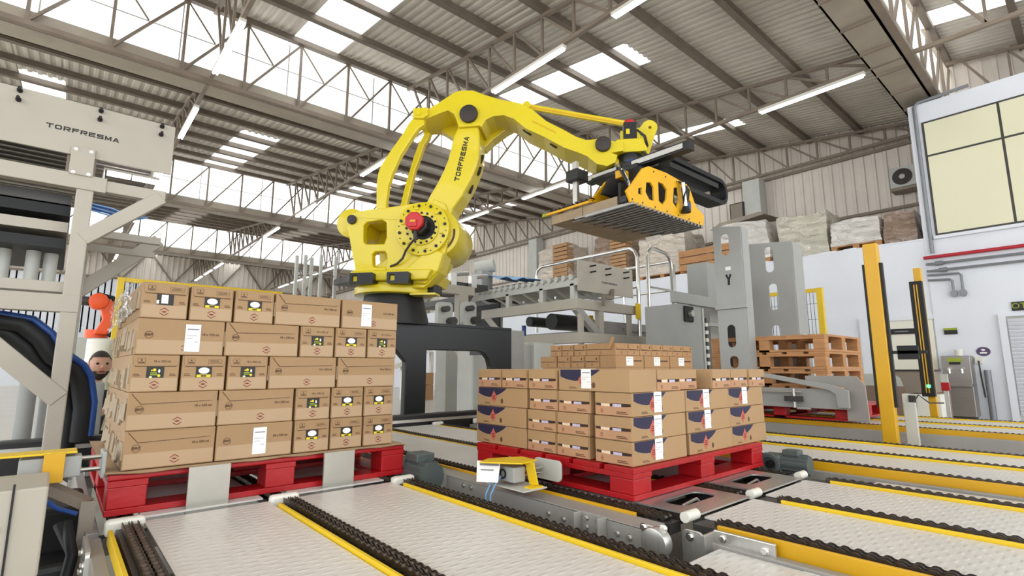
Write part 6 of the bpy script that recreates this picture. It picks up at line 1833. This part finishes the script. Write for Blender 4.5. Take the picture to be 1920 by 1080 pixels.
# worker, crouching; only head and shoulders show between the frame and the cartons
def worker():
    base = Vector((0.235, 5.75, 0))
    f = Vector((0.55, -0.83, 0)).normalized()
    s = Vector((f.y, -f.x, 0)) * -1
    def P(fw, sd, z): return base + f * fw + s * sd + Vector((0, 0, z))
    pts, rad, edges = [], [], []
    def add(p, r, prev=None):
        pts.append(p); rad.append(r)
        if prev is not None: edges.append((prev, len(pts) - 1))
        return len(pts) - 1
    pel = add(P(-0.12, 0, 0.27), 0.15)
    ab = add(P(-0.09, 0, 0.42), 0.135, pel)
    chest = add(P(-0.03, 0, 0.6), 0.155, ab)
    neckb = add(P(0.02, 0, 0.73), 0.085, chest)
    neck = add(P(0.05, 0, 0.81), 0.058, neckb)
    hd_ = add(P(0.06, 0, 0.86), 0.05, neck)
    for e in (-1, 1):
        sh = add(P(0.0, 0.17 * e, 0.68), 0.068, chest)
        el = add(P(0.17, 0.24 * e, 0.5), 0.045, sh)
        wr_ = add(P(0.34, 0.12 * e, 0.58 if e < 0 else 0.66), 0.03, el)
        hn = add(P(0.36, 0.07 * e, 0.64 if e < 0 else 0.72), 0.03, wr_)
        hip = add(P(-0.08, 0.11 * e, 0.25), 0.1, pel)
        kn_ = add(P(0.3, 0.17 * e, 0.44), 0.065, hip)
        an = add(P(0.02, 0.14 * e, 0.09), 0.042, kn_)
        toe = add(P(0.2, 0.15 * e, 0.04), 0.036, an)
    me = bpy.data.meshes.new('body')
    me.from_pydata([tuple(p - base) for p in pts], edges, [])
    tmp = bpy.data.objects.new('body', me)
    COL.objects.link(tmp)
    sk = tmp.modifiers.new('skin', 'SKIN')
    sk.use_smooth_shade = True
    for v, r in zip(me.skin_vertices[0].data, rad):
        v.radius = (r, r)
    me.skin_vertices[0].data[0].use_root = True
    ss_ = tmp.modifiers.new('sub', 'SUBSURF'); ss_.levels = 2; ss_.render_levels = 2
    bpy.context.view_layer.update()
    ev = bpy.data.meshes.new_from_object(tmp.evaluated_get(bpy.context.evaluated_depsgraph_get()))
    bpy.data.objects.remove(tmp)
    bm = bmesh.new(); bm.from_mesh(ev)
    for fc in bm.faces:
        c = fc.calc_center_median() + base
        loc = c - base
        fw = loc.dot(f)
        fc.material_index = 1 if (loc.z > 0.765 or fw > 0.315 and loc.z > 0.52) else 0
        fc.smooth = True
    # head
    hc = P(0.085, 0, 0.955) - base
    g = Vector((0.14, -1, 0)).normalized()
    t_ = Vector((g.y, -g.x, 0)) * -1
    def ball(c, rx, ry, rz, mi, ax=None, n=16):
        r_ = bmesh.ops.create_uvsphere(bm, u_segments=n, v_segments=n // 2 + 2, radius=1)
        for v in r_['verts']:
            k = v.co.copy()
            v.co = c + g * k.x * rx + t_ * k.y * ry + Vector((0, 0, k.z * rz))
            if rz > 0.1 and k.z < -0.2:
                v.co -= (t_ * k.y * ry) * (-0.25 * (k.z + 0.2))
        vs = set(r_['verts'])
        for fc in bm.faces:
            if fc.verts[0] in vs:
                fc.material_index = mi; fc.smooth = True
    ball(hc, 0.098, 0.076, 0.12, 1, n=24)
    ball(hc + g * 0.1 - Vector((0, 0, 0.012)), 0.02, 0.014, 0.022, 1, n=10)
    ball(hc + g * 0.085 + Vector((0, 0, 0.0)) - Vector((0, 0, 0.052)), 0.012, 0.026, 0.008, 3, n=10)
    for e in (-1, 1):
        ball(hc + g * 0.084 + t_ * 0.031 * e + Vector((0, 0, 0.015)), 0.013, 0.014, 0.01, 4, n=10)
        ball(hc + t_ * 0.075 * e - Vector((0, 0, 0.0)), 0.022, 0.012, 0.032, 1, n=10)
        # fingers
        hnd = P(0.36, 0.07 * e, 0.64 if e < 0 else 0.72) - base
        for k in range(4):
            ball(hnd + f * (0.03 + 0.004 * k) + s * (0.02 * (k - 1.5)) + Vector((0, 0, 0.03)), 0.022, 0.008, 0.03 - 0.003 * abs(k - 1), 1, n=8)
        ball(hnd - s * 0.03 * e + Vector((0, 0, 0.02)), 0.012, 0.01, 0.026, 1, n=8)
    me = bpy.data.meshes.new('person')
    bm.to_mesh(me); bm.free()
    for k in ('shirt', 'skin', 'hair', 'ink_red', 'ink_black'):
        me.materials.append(M[k])
    o = bpy.data.objects.new('person', me)
    COL.objects.link(o)
    o.location = base
    ORI[o.name] = base
    tag(o, 'bearded person in dark shirt crouching behind the left carton stack', 'person')
    # hair and beard shells
    for nm, zlo, zhi, fcut in (('hair', 0.035, 1, 0.55), ('beard', -1, -0.028, -9)):
        b2 = bmesh.new()
        bmesh.ops.create_uvsphere(b2, u_segments=24, v_segments=16, radius=1)
        kill = []
        for v in b2.verts:
            k = v.co.copy()
            v.co = hc + g * k.x * 0.104 + t_ * k.y * 0.081 + Vector((0, 0, k.z * 0.127))
            if k.z < -0.2: v.co -= (t_ * k.y * 0.081) * (-0.25 * (k.z + 0.2))
            z_ = k.z * 0.12
            if nm == 'hair':
                if not (k.z > 0.5 or (k.x < 0.05 and k.z > -0.35) or (k.x < 0.35 and k.z > 0.2)): kill.append(v)
            else:
                if k.z > -0.33 or k.x < 0.0 or (k.x > 0.86 and k.z > -0.42): kill.append(v)
        bmesh.ops.delete(b2, geom=kill, context='VERTS')
        mh = bpy.data.meshes.new(nm)
        for fc in b2.faces: fc.smooth = True
        b2.to_mesh(mh); b2.free()
        mh.materials.append(M['hair'])
        oh = bpy.data.objects.new(nm, mh); COL.objects.link(oh); oh.parent = o
worker()
solo('grey_pad', MB().box(0.14, 0.2, 4.62, 4.68, 0.0, 0.86).box(0.22, 0.27, 4.62, 4.68, 0.0, 0.84), M['grey'], 'pair of grey upright guard pads in front of the crouching person', 'guard', bev=0.02)
